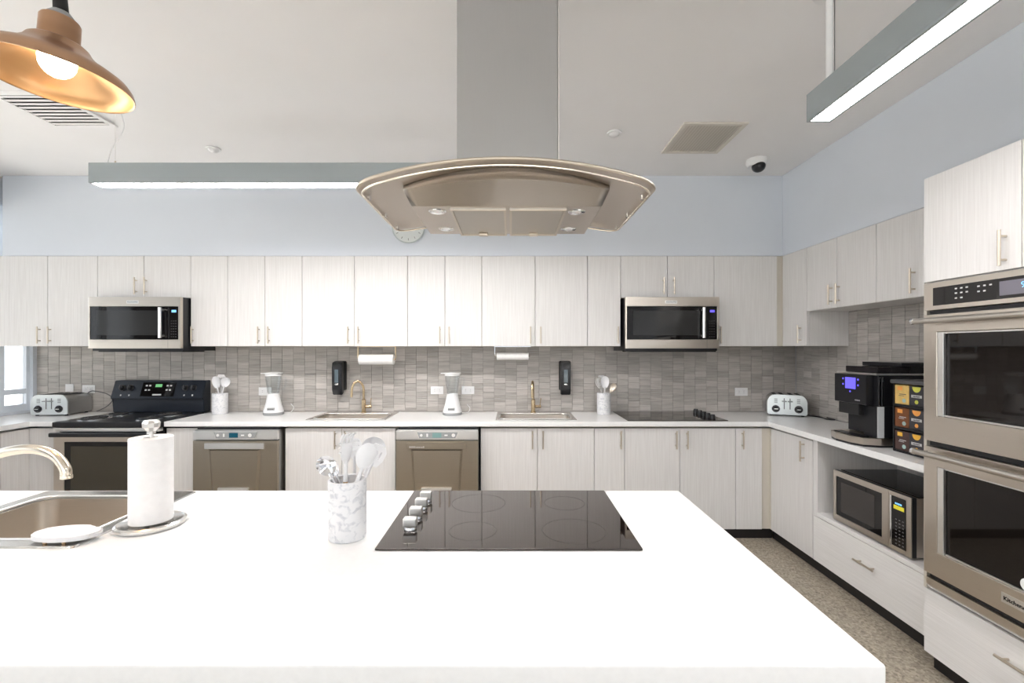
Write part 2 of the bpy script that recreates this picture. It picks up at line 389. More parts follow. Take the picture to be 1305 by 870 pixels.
# ------------------------------------------------------------------ handles, doors, cabinets
def pull(parent, x, y, z, face='front', L_=.145, horiz=False, so=.03):
    """bar pull centred at x,y,z on a surface; face front = -Y, left = -X"""
    bm = B(); r = .006
    if face == 'front': n = Vector((0, -1, 0)); h = Vector((1, 0, 0))
    elif face == 'left': n = Vector((-1, 0, 0)); h = Vector((0, 1, 0))
    else: n = Vector((1, 0, 0)); h = Vector((0, 1, 0))
    d = h if horiz else Vector((0, 0, 1)); c = Vector((x, y, z))
    tube(bm, [c+n*so-d*L_/2, c+n*so+d*L_/2], r, 12)
    for s in (-1, 1): tube(bm, [c+n*.0005+d*s*L_*.33, c+n*so+d*s*L_*.33], .0045, 8)
    return part('handle', bm, nickel, parent)
def unit(name, label, cat, xs, hs, face_y, back_y, z0, z1, hz, group, m=None):
    """front-facing cabinet; xs door edges, hs handle x list (one per door or None)"""
    m = m or cab_m
    root = thing(name, label, cat, ((xs[0]+xs[-1])/2, back_y, z0), 0, group)
    body = B(); t = .016
    X0, X1 = xs[0]+.001, xs[-1]-.001; Y0 = face_y+.021
    box(body, X0, X0+t, Y0, back_y, z0, z1); box(body, X1-t, X1, Y0, back_y, z0, z1)
    box(body, X0+t, X1-t, Y0, back_y, z0, z0+t); box(body, X0+t, X1-t, Y0, Y0+.04 if 'sink' in label and z0 < 1 else back_y, z1-t, z1); box(body, X0+t, X1-t, back_y-.01, back_y, z0+t, z1-t)
    part('carcass', body, band_m, root, False)
    for i in range(len(xs)-1):
        d = part('door', box(B(), xs[i]+.0018, xs[i+1]-.0018, face_y, face_y+.019, z0, z1-.001, .0012, 1), m, root, False)
        if hs[i] is not None: pull(d, hs[i], face_y, hz)
    return root
UY = YB-.008
def XU(px): return PX(px, UD)
ucab = 'wall cabinets over the back worktop'
U = [
 ('double-door wall cabinet at the far left, above the toaster by the window', [-4.30, XU(60.7), XU(124.2)], [XU(51.5), XU(65)], UB, UT),
 ('short two-door cabinet above the left-hand over-range microwave', [XU(124.2), XU(183.3), XU(243)], [XU(174.5), XU(187)], 1.931, UT),
 ('narrow single-door wall cabinet just right of the left microwave', [XU(243), XU(290)], [XU(246.5)], UB, UT),
 ('two-door wall cabinet above the left countertop blender', [XU(290), XU(337.7), XU(385)], [XU(330.5), XU(343.5)], UB, UT),
 ('two-door wall cabinet above the left back sink and soap dispenser', [XU(385), XU(451.7), XU(519.3)], [XU(444.6), XU(457.5)], UB, UT),
 ('two-door wall cabinet with narrow doors, above the middle blender', [XU(519.3), XU(567), XU(614)], [XU(561), XU(573)], UB, UT),
 ('two-door wall cabinet above the right back sink and short towel roll', [XU(614), XU(682), XU(748.5)], [XU(676), XU(689)], UB, UT),
 ('narrow single-door wall cabinet just left of the right microwave', [XU(748.5), XU(791)], [XU(787)], UB, UT),
 ('short two-door cabinet above the right-hand over-range microwave', [XU(791), XU(850.5), XU(910)], [XU(845), XU(858)], 1.931, UT),
 ('wide single-door wall cabinet in the back right corner', [XU(910), XU(990.5)], [XU(917)], UB, UT)]
for lab, xs, hs, z0, z1 in U:
    unit('wall_cabinet', lab, 'cabinet', xs, hs, UD, UY, z0, z1, z0+.095 if z0 < 1.6 else z0+.10, ucab)
one('filler_strip', box(box(B(), XU(990.5)+.001, UX+.001, UD+.012, UD+.03, UB, UT), UX+.001, UX+.015, UD-.0025, UD+.03, UB, UT), band_m, 'narrow beige filler strip in the corner between the wall cabinets', 'filler panel')
one('filler_strip', box(B(), -4.41, -4.302, UD+.004, UD+.03, UB, UT), cab_m, 'pale filler strip between the far left wall cabinet and the window wall', 'filler panel')

def side_unit(name, label, ys, hs, face_x, back_x, z0, z1, hz, group, hh=False, m=None):
    root = thing(name, label, 'cabinet', (back_x, (ys[0]+ys[-1])/2, z0), 0, group)
    Y0, Y1 = min(ys)+.001, max(ys)-.001; s = 1 if back_x > face_x else -1; X0 = face_x+s*.021; t = .016
    body = B()
    box(body, X0, back_x, Y0, Y0+t, z0, z1); box(body, X0, back_x, Y1-t, Y1, z0, z1)
    box(body, X0, back_x, Y0+t, Y1-t, z0, z0+t); box(body, X0, back_x, Y0+t, Y1-t, z1-t, z1); box(body, back_x-s*.01, back_x, Y0+t, Y1-t, z0+t, z1-t)
    part('carcass', body, cab_m if m is None else m, root, False)
    for i in range(len(ys)-1):
        a, c = sorted((ys[i], ys[i+1]))
        d = part('door', box(B(), face_x, face_x+s*.019, a+.0018, c-.0018, z0, z1-.001, .0012, 1), cab_m, root, False)
        if hs[i] is not None: pull(d, face_x, hs[i], hz, 'left' if s > 0 else 'right')
    return root
def DU(px): return UX*580/(px-651)
rg = 'wall cabinets on the right wall'
side_unit('wall_cabinet', 'tall narrow wall cabinet on the right wall beside the back corner', [UD-.003, DU(1028)], [DU(1021)], UX, XR-.006, UB, UT, UB+.095, rg)
side_unit('wall_cabinet', 'short two-door wall cabinet on the right wall above the coffee machine', [DU(1028), DU(1066.7), DU(1116.6)], [DU(1060.5), DU(1070)], UX, XR-.006, 1.789, UT, 1.885, rg)
side_unit('wall_cabinet', 'short wall cabinet on the right wall next to the tall oven cabinet', [DU(1116.6), DU(1178.6), 2.215], [DU(1166), 2.50], UX, XR-.006, 1.789, UT, 1.885, rg)

# base cabinets, back run
BD, BZ0, BZ1 = 3.68, .036, .852
def XB(px): return PX(px, BD)
bg_ = 'base cabinets along the back wall'
BY = YB-.008
BU = [
 ('two-door base cabinet under the left back sink', [XB(363.4), XB(435.4), XB(504)], [XB(428.2), XB(441)]),
 ('two-door base cabinet under the right back sink', [XB(612.5), XB(684.8), XB(757.3)], [XB(678.5), XB(692)]),
 ('narrow single-door base cabinet left of the back hob', [XB(757.3), XB(796)], [XB(790.6)]),
 ('two-door base cabinet under the black glass hob at the back', [XB(796), XB(866.3), XB(937.5)], [XB(861), XB(875)]),
 ('narrow single-door base cabinet near the back right corner', [XB(937.5), XB(971.3)], [XB(945.5)])]
def base_unit(label, xs, hs):
    root = unit('base_cabinet', label, 'cabinet', xs, hs, BD, BY, BZ0, BZ1, .762, bg_)
for a in BU:
    # sinks hang inside: carcass stays below the bowl
    base_unit(*a)
one('filler_strip', box(box(B(), XB(971.3)+.001, 2.1005, BD+.012, BD+.03, BZ0, BZ1), 2.1005, 2.115, BD-.0035, BD+.03, BZ0, BZ1), band_m, 'beige corner filler between the back and right base cabinets', 'filler panel')
one('filler_strip', box(B(), -2.783, -2.53, BD, BD+.02, BZ0, BZ1, .001, 1), cab_m, 'plain pale panel between the range and the left dishwasher', 'filler panel')
one('filler_strip', box(box(B(), -3.8915, -3.65, BD, BD+.02, BZ0, BZ1), -3.905, -3.8915, 3.6725, BD+.02, BZ0, BZ1), cab_m, 'plain pale panel left of the range in the corner', 'filler panel')
# left run
side_unit('base_cabinet', 'base cabinet under the window at the left edge', [3.672, 3.47, 2.95, 2.43], [None, None, None], -3.89, XL+.008, BZ0, BZ1, .762, 'base cabinets under the window')
# right run
RX = 2.10
def DR(px): return RX*580/(px-651)
side_unit('base_cabinet', 'single-door base cabinet on the right run by the corner', [BD-.004, DR(1035.5)], [DR(1025)], RX, XR-.006, BZ0, BZ1, .762, 'base cabinets on the right')
# niche cabinet with drawer
nc = thing('niche_cabinet', 'open base cabinet holding the steel microwave over one wide drawer', 'cabinet', (XR-.006, 2.66, BZ0))
n0, n1 = 2.212, DR(1035.5)-.002; bx = XR-.006
body = B()
box(body, RX+.004, bx, n1-.045, n1, BZ0, .867); box(body, RX+.004, bx, n0, n0+.018, BZ0, .867)
box(body, bx-.012, bx, n0+.018, n1-.045, BZ0, .867)
part('carcass', body, cab_m, nc, False)
part('shelf', box(B(), RX-.001, bx-.0125, n0+.0185, n1-.0455, .345, .372, .001, 1), cabh_m, nc, False)
part('shelf', box(B(), RX+.02, bx-.0125, n0+.0185, n1-.0455, BZ0, .055), cab_m, nc, False)
dr = part('drawer', box(B(), RX-.001, RX+.018, n0+.001, n1-.006, BZ0, .341, .0012, 1), cabh_m, nc, False)
pull(dr, RX-.001, 2.68, .222, 'left', .15, True)

# toe kicks
def bb(name, *a): struct(name, box(B(), *a), black_kick)
bb('baseboard_back', -1.82, 2.13, BD+.035, BD+.05, FZ, BZ0-.001)
bb('baseboard_right', 2.14, 2.155, 2.215, BD+.034, FZ, BZ0-.001)
bb('baseboard_left', -3.94, -3.925, 2.43, 3.67, FZ, BZ0-.001)

# tall oven cabinet
TX, TY1, TY0, TT = 2.0, 2.205, 1.36, 2.313
tall = thing('oven_cabinet', 'tall white cabinet housing the double wall oven', 'cabinet', (XR-.006, 1.78, BZ0))
body = B()
box(body, TX+.021, XR-.006, TY1-.02, TY1, BZ0, TT); box(body, TX+.021, XR-.006, TY0, TY0+.02, BZ0, TT)
box(body, TX+.021, XR-.006, TY0+.02, TY1-.02, TT-.02, TT); box(body, TX+.021, XR-.006, TY0+.02, TY1-.02, 1.805, 1.82)
box(body, TX+.001, XR-.006, TY0+.02, TY1-.02, .355, .372)
box(body, XR-.018, XR-.006, TY0+.02, TY1-.02, BZ0, .355)
part('carcass', body, cab_m, tall, False)
part('edge_strip', box(B(), TX+.001, TX+.0205, TY1-.016, TY1, .345, 1.802), band_m, tall, False)
dm = 1.782
for a, c, h in ((dm, TY1, dm+.055), (TY0, dm, dm-.055)):
    d = part('door', box(B(), TX, TX+.019, a+.0018, c-.0018, 1.812, TT-.001, .0012, 1), cab_m, tall, False)
    pull(d, TX, h, PZ(316, 1.84), 'left', .145)
dr = part('drawer', box(B(), TX, TX+.019, TY0+.0018, TY1-.0018, BZ0, .343, .0012, 1), cabh_m, tall, False)
pull(dr, TX, 1.78, .245, 'left', .15, True)
part('toe_kick', box(B(), TX+.05, TX+.065, TY0, TY1, FZ, BZ0-.001), black_kick, tall, False)

# double oven
ov = thing('double_oven', 'stainless double wall oven built into the tall cabinet', 'oven', (TX+.3, 1.78, .375))
OX = 1.965; o0, o1 = 1.395, 2.165
part('body', box(B(), TX+.001, TX+.55, o0+.01, o1-.01, .376, 1.80), dgrey, ov, False)
# control panel frame
cp = B(); box(cp, OX, TX, o0, o1, 1.672, 1.800, .003)
cp = part('control_panel', cp, st_h, ov)
part('touch_glass', box(B(), OX-.002, OX+.002, o0+.035, 2.118, 1.692, 1.775, .0015, 1), bglass, cp)
part('display', box(B(), OX-.0026, OX-.002, 1.56, 1.828, 1.705, 1.762), mat('display_grey', (.16, .15, .18), .3), cp, False)
text('9:41', .034, (OX-.003, 1.722, 1.738), 'left', cyan_e, cp, 'clock_digits')
ic = B()
for j, (zz, n_, y_) in enumerate(((1.758, 3, 2.007), (1.738, 3, 2.007), (1.716, 2, 2.007), (1.755, 3, 1.91), (1.733, 2, 1.91))):
    for i in range(n_): box(ic, OX-.0026, OX-.002, y_-i*.024-.005, y_-i*.024+.005, zz-.003, zz+.003)
part('touch_icons', ic, print_w, cp, False, kind='stuff')
def oven_door(z0, z1, gz0, gz1, hz_):
    bm = B(); y0g, y1g = o0+.06, 2.100
    slab(bm, [o0, y0g, y1g, o1], [z0, gz0, gz1, z1], lambda a, c: y0g < a < y1g and gz0 < c < gz1, OX, TX, lambda a, c, w_: (w_, a, c), .0025)
    d = part('oven_door', bm, st_h, ov)
    part('window_glass', box(B(), OX+.018, OX+.024, y0g-.004+.005, y1g-.001, gz0+.001, gz1-.001), ovenglass, d, False)
    bz = B(); t = .008
    box(bz, OX+.002, OX+.017, y1g-.03, y1g-.0005, gz0+.001, gz1-.001, .002); 
    box(bz, OX+.010, OX+.017, y0g+.001, y1g-.031, gz0+.001, gz0+.008, .001); box(bz, OX+.010, OX+.017, y0g+.001, y1g-.031, gz1-.008, gz1-.001, .001)
    part('window_trim', bz, st_lt, d)
    h = B(); tube(h, [(OX-.055, o0+.015, hz_), (OX-.055, o1-.012, hz_)], .013, 20)
    part('door_handle', h, st_body, d)
    e = B()
    for y_ in (o0+.015, o1-.012):
        sgn = -1 if y_ < 1.7 else 1
        tube(e, [(OX-.055, y_+sgn*.0005, hz_), (OX-.055, y_+sgn*.012, hz_)], .015, 20); tube(e, [(OX+.001, y_-sgn*.02, hz_), (OX-.045, y_-sgn*.02, hz_)], .009, 12)
    part('handle_end', e, chrome, d)
    return d
oven_door(1.062, 1.652, 1.182, 1.570, 1.622)
d2 = oven_door(.440, 1.035, .552, .948, 1.008)
part('vent_trim', box(B(), OX+.006, TX+.0005, o0, o1, .380, .416, .002), st_h, ov)
part('vent_slot', box(B(), OX+.02, TX+.0005, o0+.01, o1-.01, .418, .437), black, ov, False)
part('vent_slot', box(B(), OX+.02, TX+.0005, o0+.01, o1-.01, 1.037, 1.06), black, ov, False)
part('vent_slot', box(B(), OX+.02, TX+.0005, o0+.01, o1-.01, 1.654, 1.670), black, ov, False)
bd = part('badge', box(B(), OX-.003, OX-.0002, 1.705, 1.822, .482, .522, .001), st_lt, d2)
text('KitchenAid', .022, (OX-.0035, 1.763, .501), 'left', black, d2, 'badge_lettering', bold=.0006)
mg = B(); tube(mg, [(OX+.0175, 1.742, .585), (OX+.0135, 1.742, .585)], .026, 28)
one('round_magnet', mg, white, 'small round white sticker on the lower oven glass', 'sticker')

# ------------------------------------------------------------------ worktops
CZ0, CZ1 = .870, .910
CF = 3.65
def sinkhole(x0, x1, y0, y1): return lambda a, c: x0 < a < x1 and y0 < c < y1
S1 = (-1.665, -1.045, 3.765, 4.10); S2 = (-.105, .52, 3.765, 4.10)
xs = [-2.783, S1[0], S1[1], S2[0], S2[1], 2.067, XR-.012]
ysl = [2.212, CF, S1[2], S1[3], YB-.010]
def hole_r(a, c):
    if a < 2.067 and c < CF: return True
    for s in (S1, S2):
        if s[0] < a < s[1] and s[2] < c < s[3]: return True
    return False
one('worktop', slab(B(), xs, ysl, hole_r, CZ0, CZ1, lambda a, c, w_: (a, c, w_), .003), quartz, 'long white quartz worktop with two sinks wrapping the back right corner', 'worktop')
one('worktop', slab(B(), [XL+.004, -3.858, -3.642], [2.42, CF, YB-.010], lambda a, c: a > -3.858 and c < CF, CZ0, CZ1, lambda a, c, w_: (a, c, w_), .003), quartz,
    'white quartz worktop under the window left of the range', 'worktop')
IS = (-1.86, -1.30, 1.345, 1.835)
isl = thing('kitchen_island', 'big white quartz-topped island in the foreground', 'island', (-1.2, 1.35, FZ))
IX0, IX1, IY0, IY1 = -3.1, .69, .835, 1.873
slb = B(); slab(slb, [IX0, IS[0]+.015, IS[1]-.015, IX1], [IY0, IS[2]+.012, IS[3]-.012, IY1], lambda a, c: IS[0] < a < IS[1] and IS[2] < c < IS[3], CZ0, CZ1, lambda a, c, w_: (a, c, w_), .005)
# vertical corner on the near right gets a small radius
part('countertop', slb, quartz, isl)
for (x0_, x1_, y0_, y1_) in ((-2.8, .45, 1.15, 1.165), (-2.8, .45, 1.815, 1.83), (-2.8, -2.785, 1.166, 1.814), (.435, .45, 1.166, 1.814)):
    part('side_panel', box(B(), x0_, x1_, y0_, y1_, FZ, CZ0-.0005), cab_m, isl, False)

# ------------------------------------------------------------------ sinks
def rrect(x0, x1, y0, y1, r, n=6):
    o = []
    for cx, cy, a in ((x1-r, y1-r, 0), (x0+r, y1-r, 90), (x0+r, y0+r, 180), (x1-r, y0+r, 270)):
        for i in range(n+1):
            t = R(a+90*i/n); o.append((cx+r*math.cos(t), cy+r*math.sin(t)))
    return o
def sink(label, x0, x1, y0, y1, bx0, bx1, by0, by1, depth, m=st_sink, zt=CZ1):
    root = thing('sink', label, 'sink', ((x0+x1)/2, (y0+y1)/2, zt), 0, 'drop-in steel sinks')
    bm = B()
    loops = [(rrect(x0, x1, y0, y1, .012), zt+.0005), (rrect(x0+.004, x1-.004, y0+.004, y1-.004, .012), zt+.005), (rrect(bx0-.012, bx1+.012, by0-.012, by1+.012, .06), zt+.004),
             (rrect(bx0, bx1, by0, by1, .055), zt-.008), (rrect(bx0+.008, bx1-.008, by0+.008, by1-.008, .05), zt-depth+.05),
             (rrect(bx0+.03, bx1-.03, by0+.03, by1-.03, .05), zt-depth+.008), (rrect(bx0+.08, bx1-.08, by0+.08, by1-.08, .04), zt-depth)]
    rim_ = B(); prev = None
    for pts, z in loops[:4]:
        vs = [rim_.verts.new((x, y, z)) for x, y in pts]
        if prev:
            for i in range(len(vs)): rim_.faces.new([prev[i], prev[(i+1) % len(vs)], vs[(i+1) % len(vs)], vs[i]])
        prev = vs
    part('rim', rim_, st_rim, root)  # paler steel than the basin, for the highlight on the bowl edge
    lp = [(x, y, zt+.003) for x, y in rrect(bx0-.001, bx1+.001, by0-.001, by1+.001, .055)]; lp.append(lp[0])
    part('highlight_lip', tube(B(), lp, .0045, 8, False), st_lt, root)  # pale tube added to draw the highlight around the bowl edge
    prev = None
    for pts, z in loops[3:]:
        vs = [bm.verts.new((x, y, z)) for x, y in pts]
        if prev:
            for i in range(len(vs)): bm.faces.new([prev[i], prev[(i+1) % len(vs)], vs[(i+1) % len(vs)], vs[i]])
        prev = vs
    bm.faces.new(prev)
    o = part('basin', bm, m, root)
    cx, cy = (bx0+bx1)/2, (by0+by1)/2
    part('drain', lathe(B(), [(.0, .002), (.018, .002), (.022, .004), (.040, .004), (.043, .0005)], cx, cy, zt-depth, 24), chrome, root)
    return root
sink('left back steel sink with the brass faucet, set in the worktop', -1.69, -1.03, 3.735, 4.205, -1.655, -1.065, 3.78, 4.09, .17)
sink('right back steel sink below the right soap dispenser', -.125, .545, 3.735, 4.205, -.09, .505, 3.78, 4.09, .17)
sink('large steel sink in the island at the left edge', -1.885, -1.275, 1.325, 1.853, -1.825, -1.33, 1.385, 1.79, .19)

# faucets at the back
def faucet(label, x, y, ang):
    root = thing('faucet', label, 'faucet', (x, y, CZ1+.0052), 0, 'brass gooseneck faucets at the back sinks'); z = CZ1+.0052
    dx, dy = math.cos(ang), math.sin(ang)
    part('body', lathe(B(), [(0, 0), (.024, 0), (.024, .006), (.019, .010), (.019, .115), (.015, .12), (0, .121)], x, y, z, 20), brass, root)
    pts = [(x, y, z+.121), (x, y, z+.2)]
    for i in range(13):
        t = math.pi*i/12; rr = .052
        pts.append((x+dx*(rr-rr*math.cos(t)), y+dy*(rr-rr*math.cos(t)), z+.2+.085*math.sin(t)))
    pts.append((x+dx*.106, y+dy*.106, z+.145))
    part('spout', tube(B(), pts, .0105, 14), brass, root)
    hd = part('handle', tube(B(), [(x+.0195, y, z+.055), (x+.07, y, z+.055)], .014, 16), brass, root)
    part('lever', tube(B(), [(x+.062, y, z+.0695), (x+.07, y-.005, z+.13)], .0035, 8), brass, hd)
faucet('brass gooseneck faucet at the left back sink, spout swung to the left', PX(463.5, 4.15), 4.15, R(205))
faucet('brass gooseneck faucet at the right back sink, spout pointing to the room', PX(679.5, 4.15), 4.15, R(262))
fa = thing('faucet', 'champagne faucet spout arching over the island sink', 'faucet', (-1.97, 1.6, CZ1))
part('body', lathe(B(), [(0, 0), (.03, 0), (.03, .008), (.022, .012), (.022, .06), (0, .061)], -1.97, 1.6, CZ1+.0006, 24), champ, fa)
P_ = spline([(-1.97, 1.6, .97), (-1.955, 1.6, 1.03), (-1.88, 1.6, 1.09), (-1.78, 1.6, 1.128), (-1.68, 1.6, 1.140), (-1.605, 1.6, 1.118), (-1.568, 1.6, 1.075), (-1.563, 1.6, 1.045)], 8)
part('spout', tube(B(), P_, .0165, 20), champ, fa)
part('aerator', lathe(B(), [(.0168, .0), (.0175, .001), (.0175, .012), (.0168, .013)], -1.5625, 1.6, 1.036, 20, closed=True), champ, fa)

# soap dispensers
for lab, px, side in (('black wall soap dispenser by the left back faucet', 429.5, 1), ('black wall soap dispenser right of the right back faucet', 721, -1)):
    yw = YB-.0095; x = PX(px, 4.13); z0, z1 = PZ(503.5, 4.14), PZ(460, 4.14)
    ds = thing('soap_dispenser', lab, 'soap dispenser', (x, yw, z0), 0, 'black soap dispensers on the tile')
    bm = B(); box(bm, x-.052, x+.052, yw-.06, yw, z0+.04, z1, .012); part('housing', bm, blackm, ds)
    bm = B(); prof = [(yw-.061, z0+.02), (yw-.095, z0), (yw-.118, z0+.05), (yw-.122, z1-.06), (yw-.11, z1-.01), (yw-.061, z1-.002)]
    prism(bm, prof, lambda a, c: (x-.045, a, c), lambda a, c: (x+.045, a, c)); bmesh.ops.bevel(bm, geom=bm.edges[:], offset=.006, segments=2, affect='EDGES')
    part('cover', bm, black, ds)
    part('level_window', box(B(), x-.018, x+.018, yw-.1275, yw-.1215, z0+.115, z1-.075, .002), mat('smoked_window', (.10, .13, .15), .1), ds)
    part('logo_plate', sph(B(), (x, yw-.122, z0+.1), .017, (1, .3, .55)), chrome, ds)

# outlets
og = 'white wall outlets on the tiled splashback'
def outlet(label, px, py, w_=.118, h=.075, duplex=True, D=4.24):
    x, z = PX(px, D), PZ(py, D); y = YB-.0095
    r_ = thing('wall_outlet', label, 'outlet', (x, y, z-h/2), 0, og)
    part('cover_plate', box(B(), x-w_/2, x+w_/2, y-.006, y, z-h/2, z+h/2, .002), white, r_)
    if duplex:
        for s in (-1, 1):
            q = part('socket', box(B(), x+s*.022-.016, x+s*.022+.016, y-.0085, y-.0061, z-.018, z+.018, .003), white, r_)
            sl = B()
            for k in (-1, 1): box(sl, x+s*.022-.005, x+s*.022+.005, y-.0090, y-.0086, z+k*.007-.001, z+k*.007+.001)
            part('slot', sl, dgrey, q, False)
outlet('white outlet left of the middle blender', 557, 497); outlet('white outlet right of the middle blender', 596.5, 497)
outlet('white outlet behind the left blender', 338, 498.5); outlet('white outlet between the back hob and the right toaster', 944.5, 499)
outlet('white outlet behind the cord of the left toaster', 113.5, 495.5)
outlet('blank white switch plate above the left toaster', 89, 494, .075, .072, False)

# under-cabinet paper towels
for lab, lab2, x0p, x1p, y0p, y1p, m_, sides in (
    ('brass under-cabinet towel bar near the left back faucet', 'paper towel roll hanging above the left back faucet', 458.5, 502, 451, 464.5, brass, (0, 1)),
    ('slim steel under-cabinet towel bar above the right back sink', 'thin paper towel roll hanging above the right back sink', 633, 673.5, 449, 458.5, chrome, (0,))):
    D_ = 4.02; x0, x1 = PX(x0p, D_), PX(x1p, D_); r_ = (y1p-y0p)/2/580*D_; zc = PZ((y0p+y1p)/2, D_)
    h = thing('towel_bar', lab, 'towel holder', ((x0+x1)/2, D_, UB-.004))
    bm = B(); box(bm, x0-.02, x1+.02, D_-.015, D_+.015, UB-.0055, UB-.0015)
    pts = [(x0-.014, D_, UB-.006), (x0-.016, D_, zc+.02), (x0-.012, D_, zc), (x1+.012, D_, zc)]
    if len(sides) == 2: pts += [(x1+.016, D_, zc+.02), (x1+.014, D_, UB-.006)]
    tube(bm, pts, .005, 8)
    part('bar', bm, m_, h)
    one('paper_towel_roll', lathe(B(), [(r_, -(x1-x0)/2), (r_, (x1-x0)/2), (.009, (x1-x0)/2), (.009, -(x1-x0)/2)], 0, 0, 0, 32, closed=True), paper, lab2, 'paper towels')
    o = COL.objects[-1]; 
    bmr = bpy.data.objects[o.name]; me = bmr.data
    me.transform(Matrix.Translation(((x0+x1)/2, D_, zc)) @ Matrix.Rotation(R(90), 4, 'Y') @ Matrix.Translation(bmr.location)); bmr.location = ((x0+x1)/2, D_, zc-r_); me.transform(Matrix.Translation((-(x0+x1)/2, -D_, -zc+r_)))

# ------------------------------------------------------------------ over-range microwaves
def otr(label, X0, X1, blue):
    r_ = thing('microwave_oven', label, 'microwave', ((X0+X1)/2, 4.0, 1.478), 0, 'over-range microwaves'); F = 3.785; z0, z1 = 1.497, 1.926
    part('body', box(B(), X0+.004, X1-.004, F+.036, UY, 1.478, z1), black, r_, False)
    bm = B(); gx0, gx1 = X0+.012, X1-.018; gz0, gz1 = z0+.075, z1-.078
    slab(bm, [X0, gx0, gx1, X1], [z0, gz0, gz1, z1], lambda a, c: gx0 < a < gx1 and gz0 < c < gz1, F, F+.034, lambda a, c, w_: (a, w_, c), .003)
    fr_ = part('front_frame', bm, st_h, r_)
    part('door_glass', box(B(), gx0+.001, gx1-.086, F+.006, F+.03, gz0+.001, gz1-.001, .001, 1), bglass, r_, False)
    part('door_window', box(B(), gx0+.05, gx1-.14, F+.0045, F+.0058, gz0+.035, gz1-.035), mat('window_mesh', (.028, .028, .028), .08), r_, False)
    c = part('control_panel', box(B(), gx1-.084, gx1-.001, F+.006, F+.03, gz0+.001, gz1-.001, .001, 1), bglass, r_, False)
    k = B()
    for i in range(7):
        for j in range(3): box(k, gx1-.065+j*.018, gx1-.055+j*.018, F+.0052, F+.0058, gz0+.02+i*.022, gz0+.025+i*.022)
    part('keypad', k, dgrey, c, False, kind='stuff')
    part('clock_display', box(B(), gx1-.058, gx1-.02, F+.0045, F+.0056, gz1-.05, gz1-.03), blue, c, False)
    h = B(); hx = gx1-.125; tube(h, [(hx, F-.035, gz0+.012), (hx, F-.035, gz1-.012)], .013, 16)
    for zz in (gz0+.03, gz1-.03): tube(h, [(hx, F-.03, zz), (hx, F+.004, zz)], .009, 10)
    part('door_handle', h, st_lt, r_)
    b_ = part('badge', box(B(), (X0+X1)/2-.062, (X0+X1)/2+.038, F-.0035, F-.0005, z1-.055, z1-.030, .001, 1), st_lt, r_)
    text('KitchenAid', .019, ((X0+X1)/2-.012, F-.004, z1-.0425), 'front', black, b_, 'badge_lettering')
    part('door_seam', box(B(), gx1-.086, gx1-.0845, F-.0004, F+.001, z0+.003, gz0-.003), dgrey, r_, False)
    part('bottom_vent', box(B(), X0+.05, X1-.01, F+.04, 4.1, 1.468, 1.4775), blackm, r_, False)
otr('left over-range microwave above the black electric range', -3.515, -2.749, cyan_e)
otr('right over-range microwave above the back glass hob', .955, 1.735, blue_e)

# ------------------------------------------------------------------ range
rg_ = thing('electric_range', 'freestanding black and steel electric range with coil burners', 'range', (-3.215, 3.9, FZ))
X0, X1, F = -3.632, -2.792, 3.60
part('body', box(B(), X0+.004, X1-.004, F+.06, YB-.012, FZ, .868), black, rg_, False)
tp = B(); box(tp, X0, X1, F, YB-.10, .869, .914, .006)
tp = part('cooktop', tp, black, rg_)
for cx, cy, rr in ((-3.44, 3.77, .095), (-3.44, 4.0, .075), (-2.99, 3.77, .075), (-2.99, 4.0, .095)):
    dp = part('drip_pan', lathe(B(), [(rr+.02, .0), (rr+.02, .005), (rr+.008, .006), (rr*.6, .002), (.01, .002), (0, .002)], cx, cy, .9145, 36), chrome, tp)
    pts = [(cx+(.015+(rr-.015)*i/100)*math.cos(i*2*math.pi/100*4.0), cy+(.015+(rr-.015)*i/100)*math.sin(i*2*math.pi/100*4.0), .9275) for i in range(101)]
    part('burner_coil', tube(B(), pts, .0055, 6), blackm, tp)
# backguard
bm = B(); prism(bm, [(4.150, .915), (YB-.012, .915), (YB-.012, 1.205), (4.175, 1.205), (4.12, 1.045), (4.150, 1.035)], lambda a, c: (X0+.002, a, c), lambda a, c: (X1-.002, a, c))
bmesh.ops.bevel(bm, geom=bm.edges[:], offset=.005, segments=2, affect='EDGES')
bk = part('backguard', bm, navy, rg_)
def onslope(u, v, off=0):  # point on the slanted control face: u across (x), v 0..1 up
    n = Vector((0, -.16, .055)).normalized()
    return Vector((u, 4.12+.055*v, 1.045+.16*v)) + n*off
def slabon(bm, u0, u1, v0, v1, o0_, o1_): hexa(bm, [onslope(u0, v0, o0_), onslope(u1, v0, o0_), onslope(u1, v1, o0_), onslope(u0, v1, o0_), onslope(u0, v0, o1_), onslope(u1, v0, o1_), onslope(u1, v1, o1_), onslope(u0, v1, o1_)])
bm = B(); slabon(bm, -3.36, -3.06, .12, .88, .0005, .006); cpn = part('control_panel', bm, bglass, rg_, False)
bm = B(); slabon(bm, -3.24, -3.18, .62, .78, .0065, .0072); part('clock_display', bm, green_e, cpn, False)
bm = B()
for u in (-3.32, -3.29, -3.13, -3.10):
    for v_ in (.42, .66): slabon(bm, u-.009, u+.009, v_, v_+.08, .0065, .0072)
slabon(bm, -3.25, -3.17, .16, .24, .0065, .0072)
part('button_print', bm, print_w, cpn, False, kind='stuff')
for u in (-3.54, -3.465, -2.965, -2.89):
    kn = part('knob', tube(B(), [onslope(u, .58, .001), onslope(u, .58, .008), onslope(u, .58, .010), onslope(u, .58, .03)], [.028, .028, .022, .019], 20), black, rg_)
    bm = B(); slabon(bm, u-.003, u+.003, .47, .70, .0305, .036); part('grip', bm, dgrey, kn, False)
    bm = B(); slabon(bm, u-.006, u+.006, .14, .22, .0005, .0012); part('knob_print', bm, print_w, rg_, False)
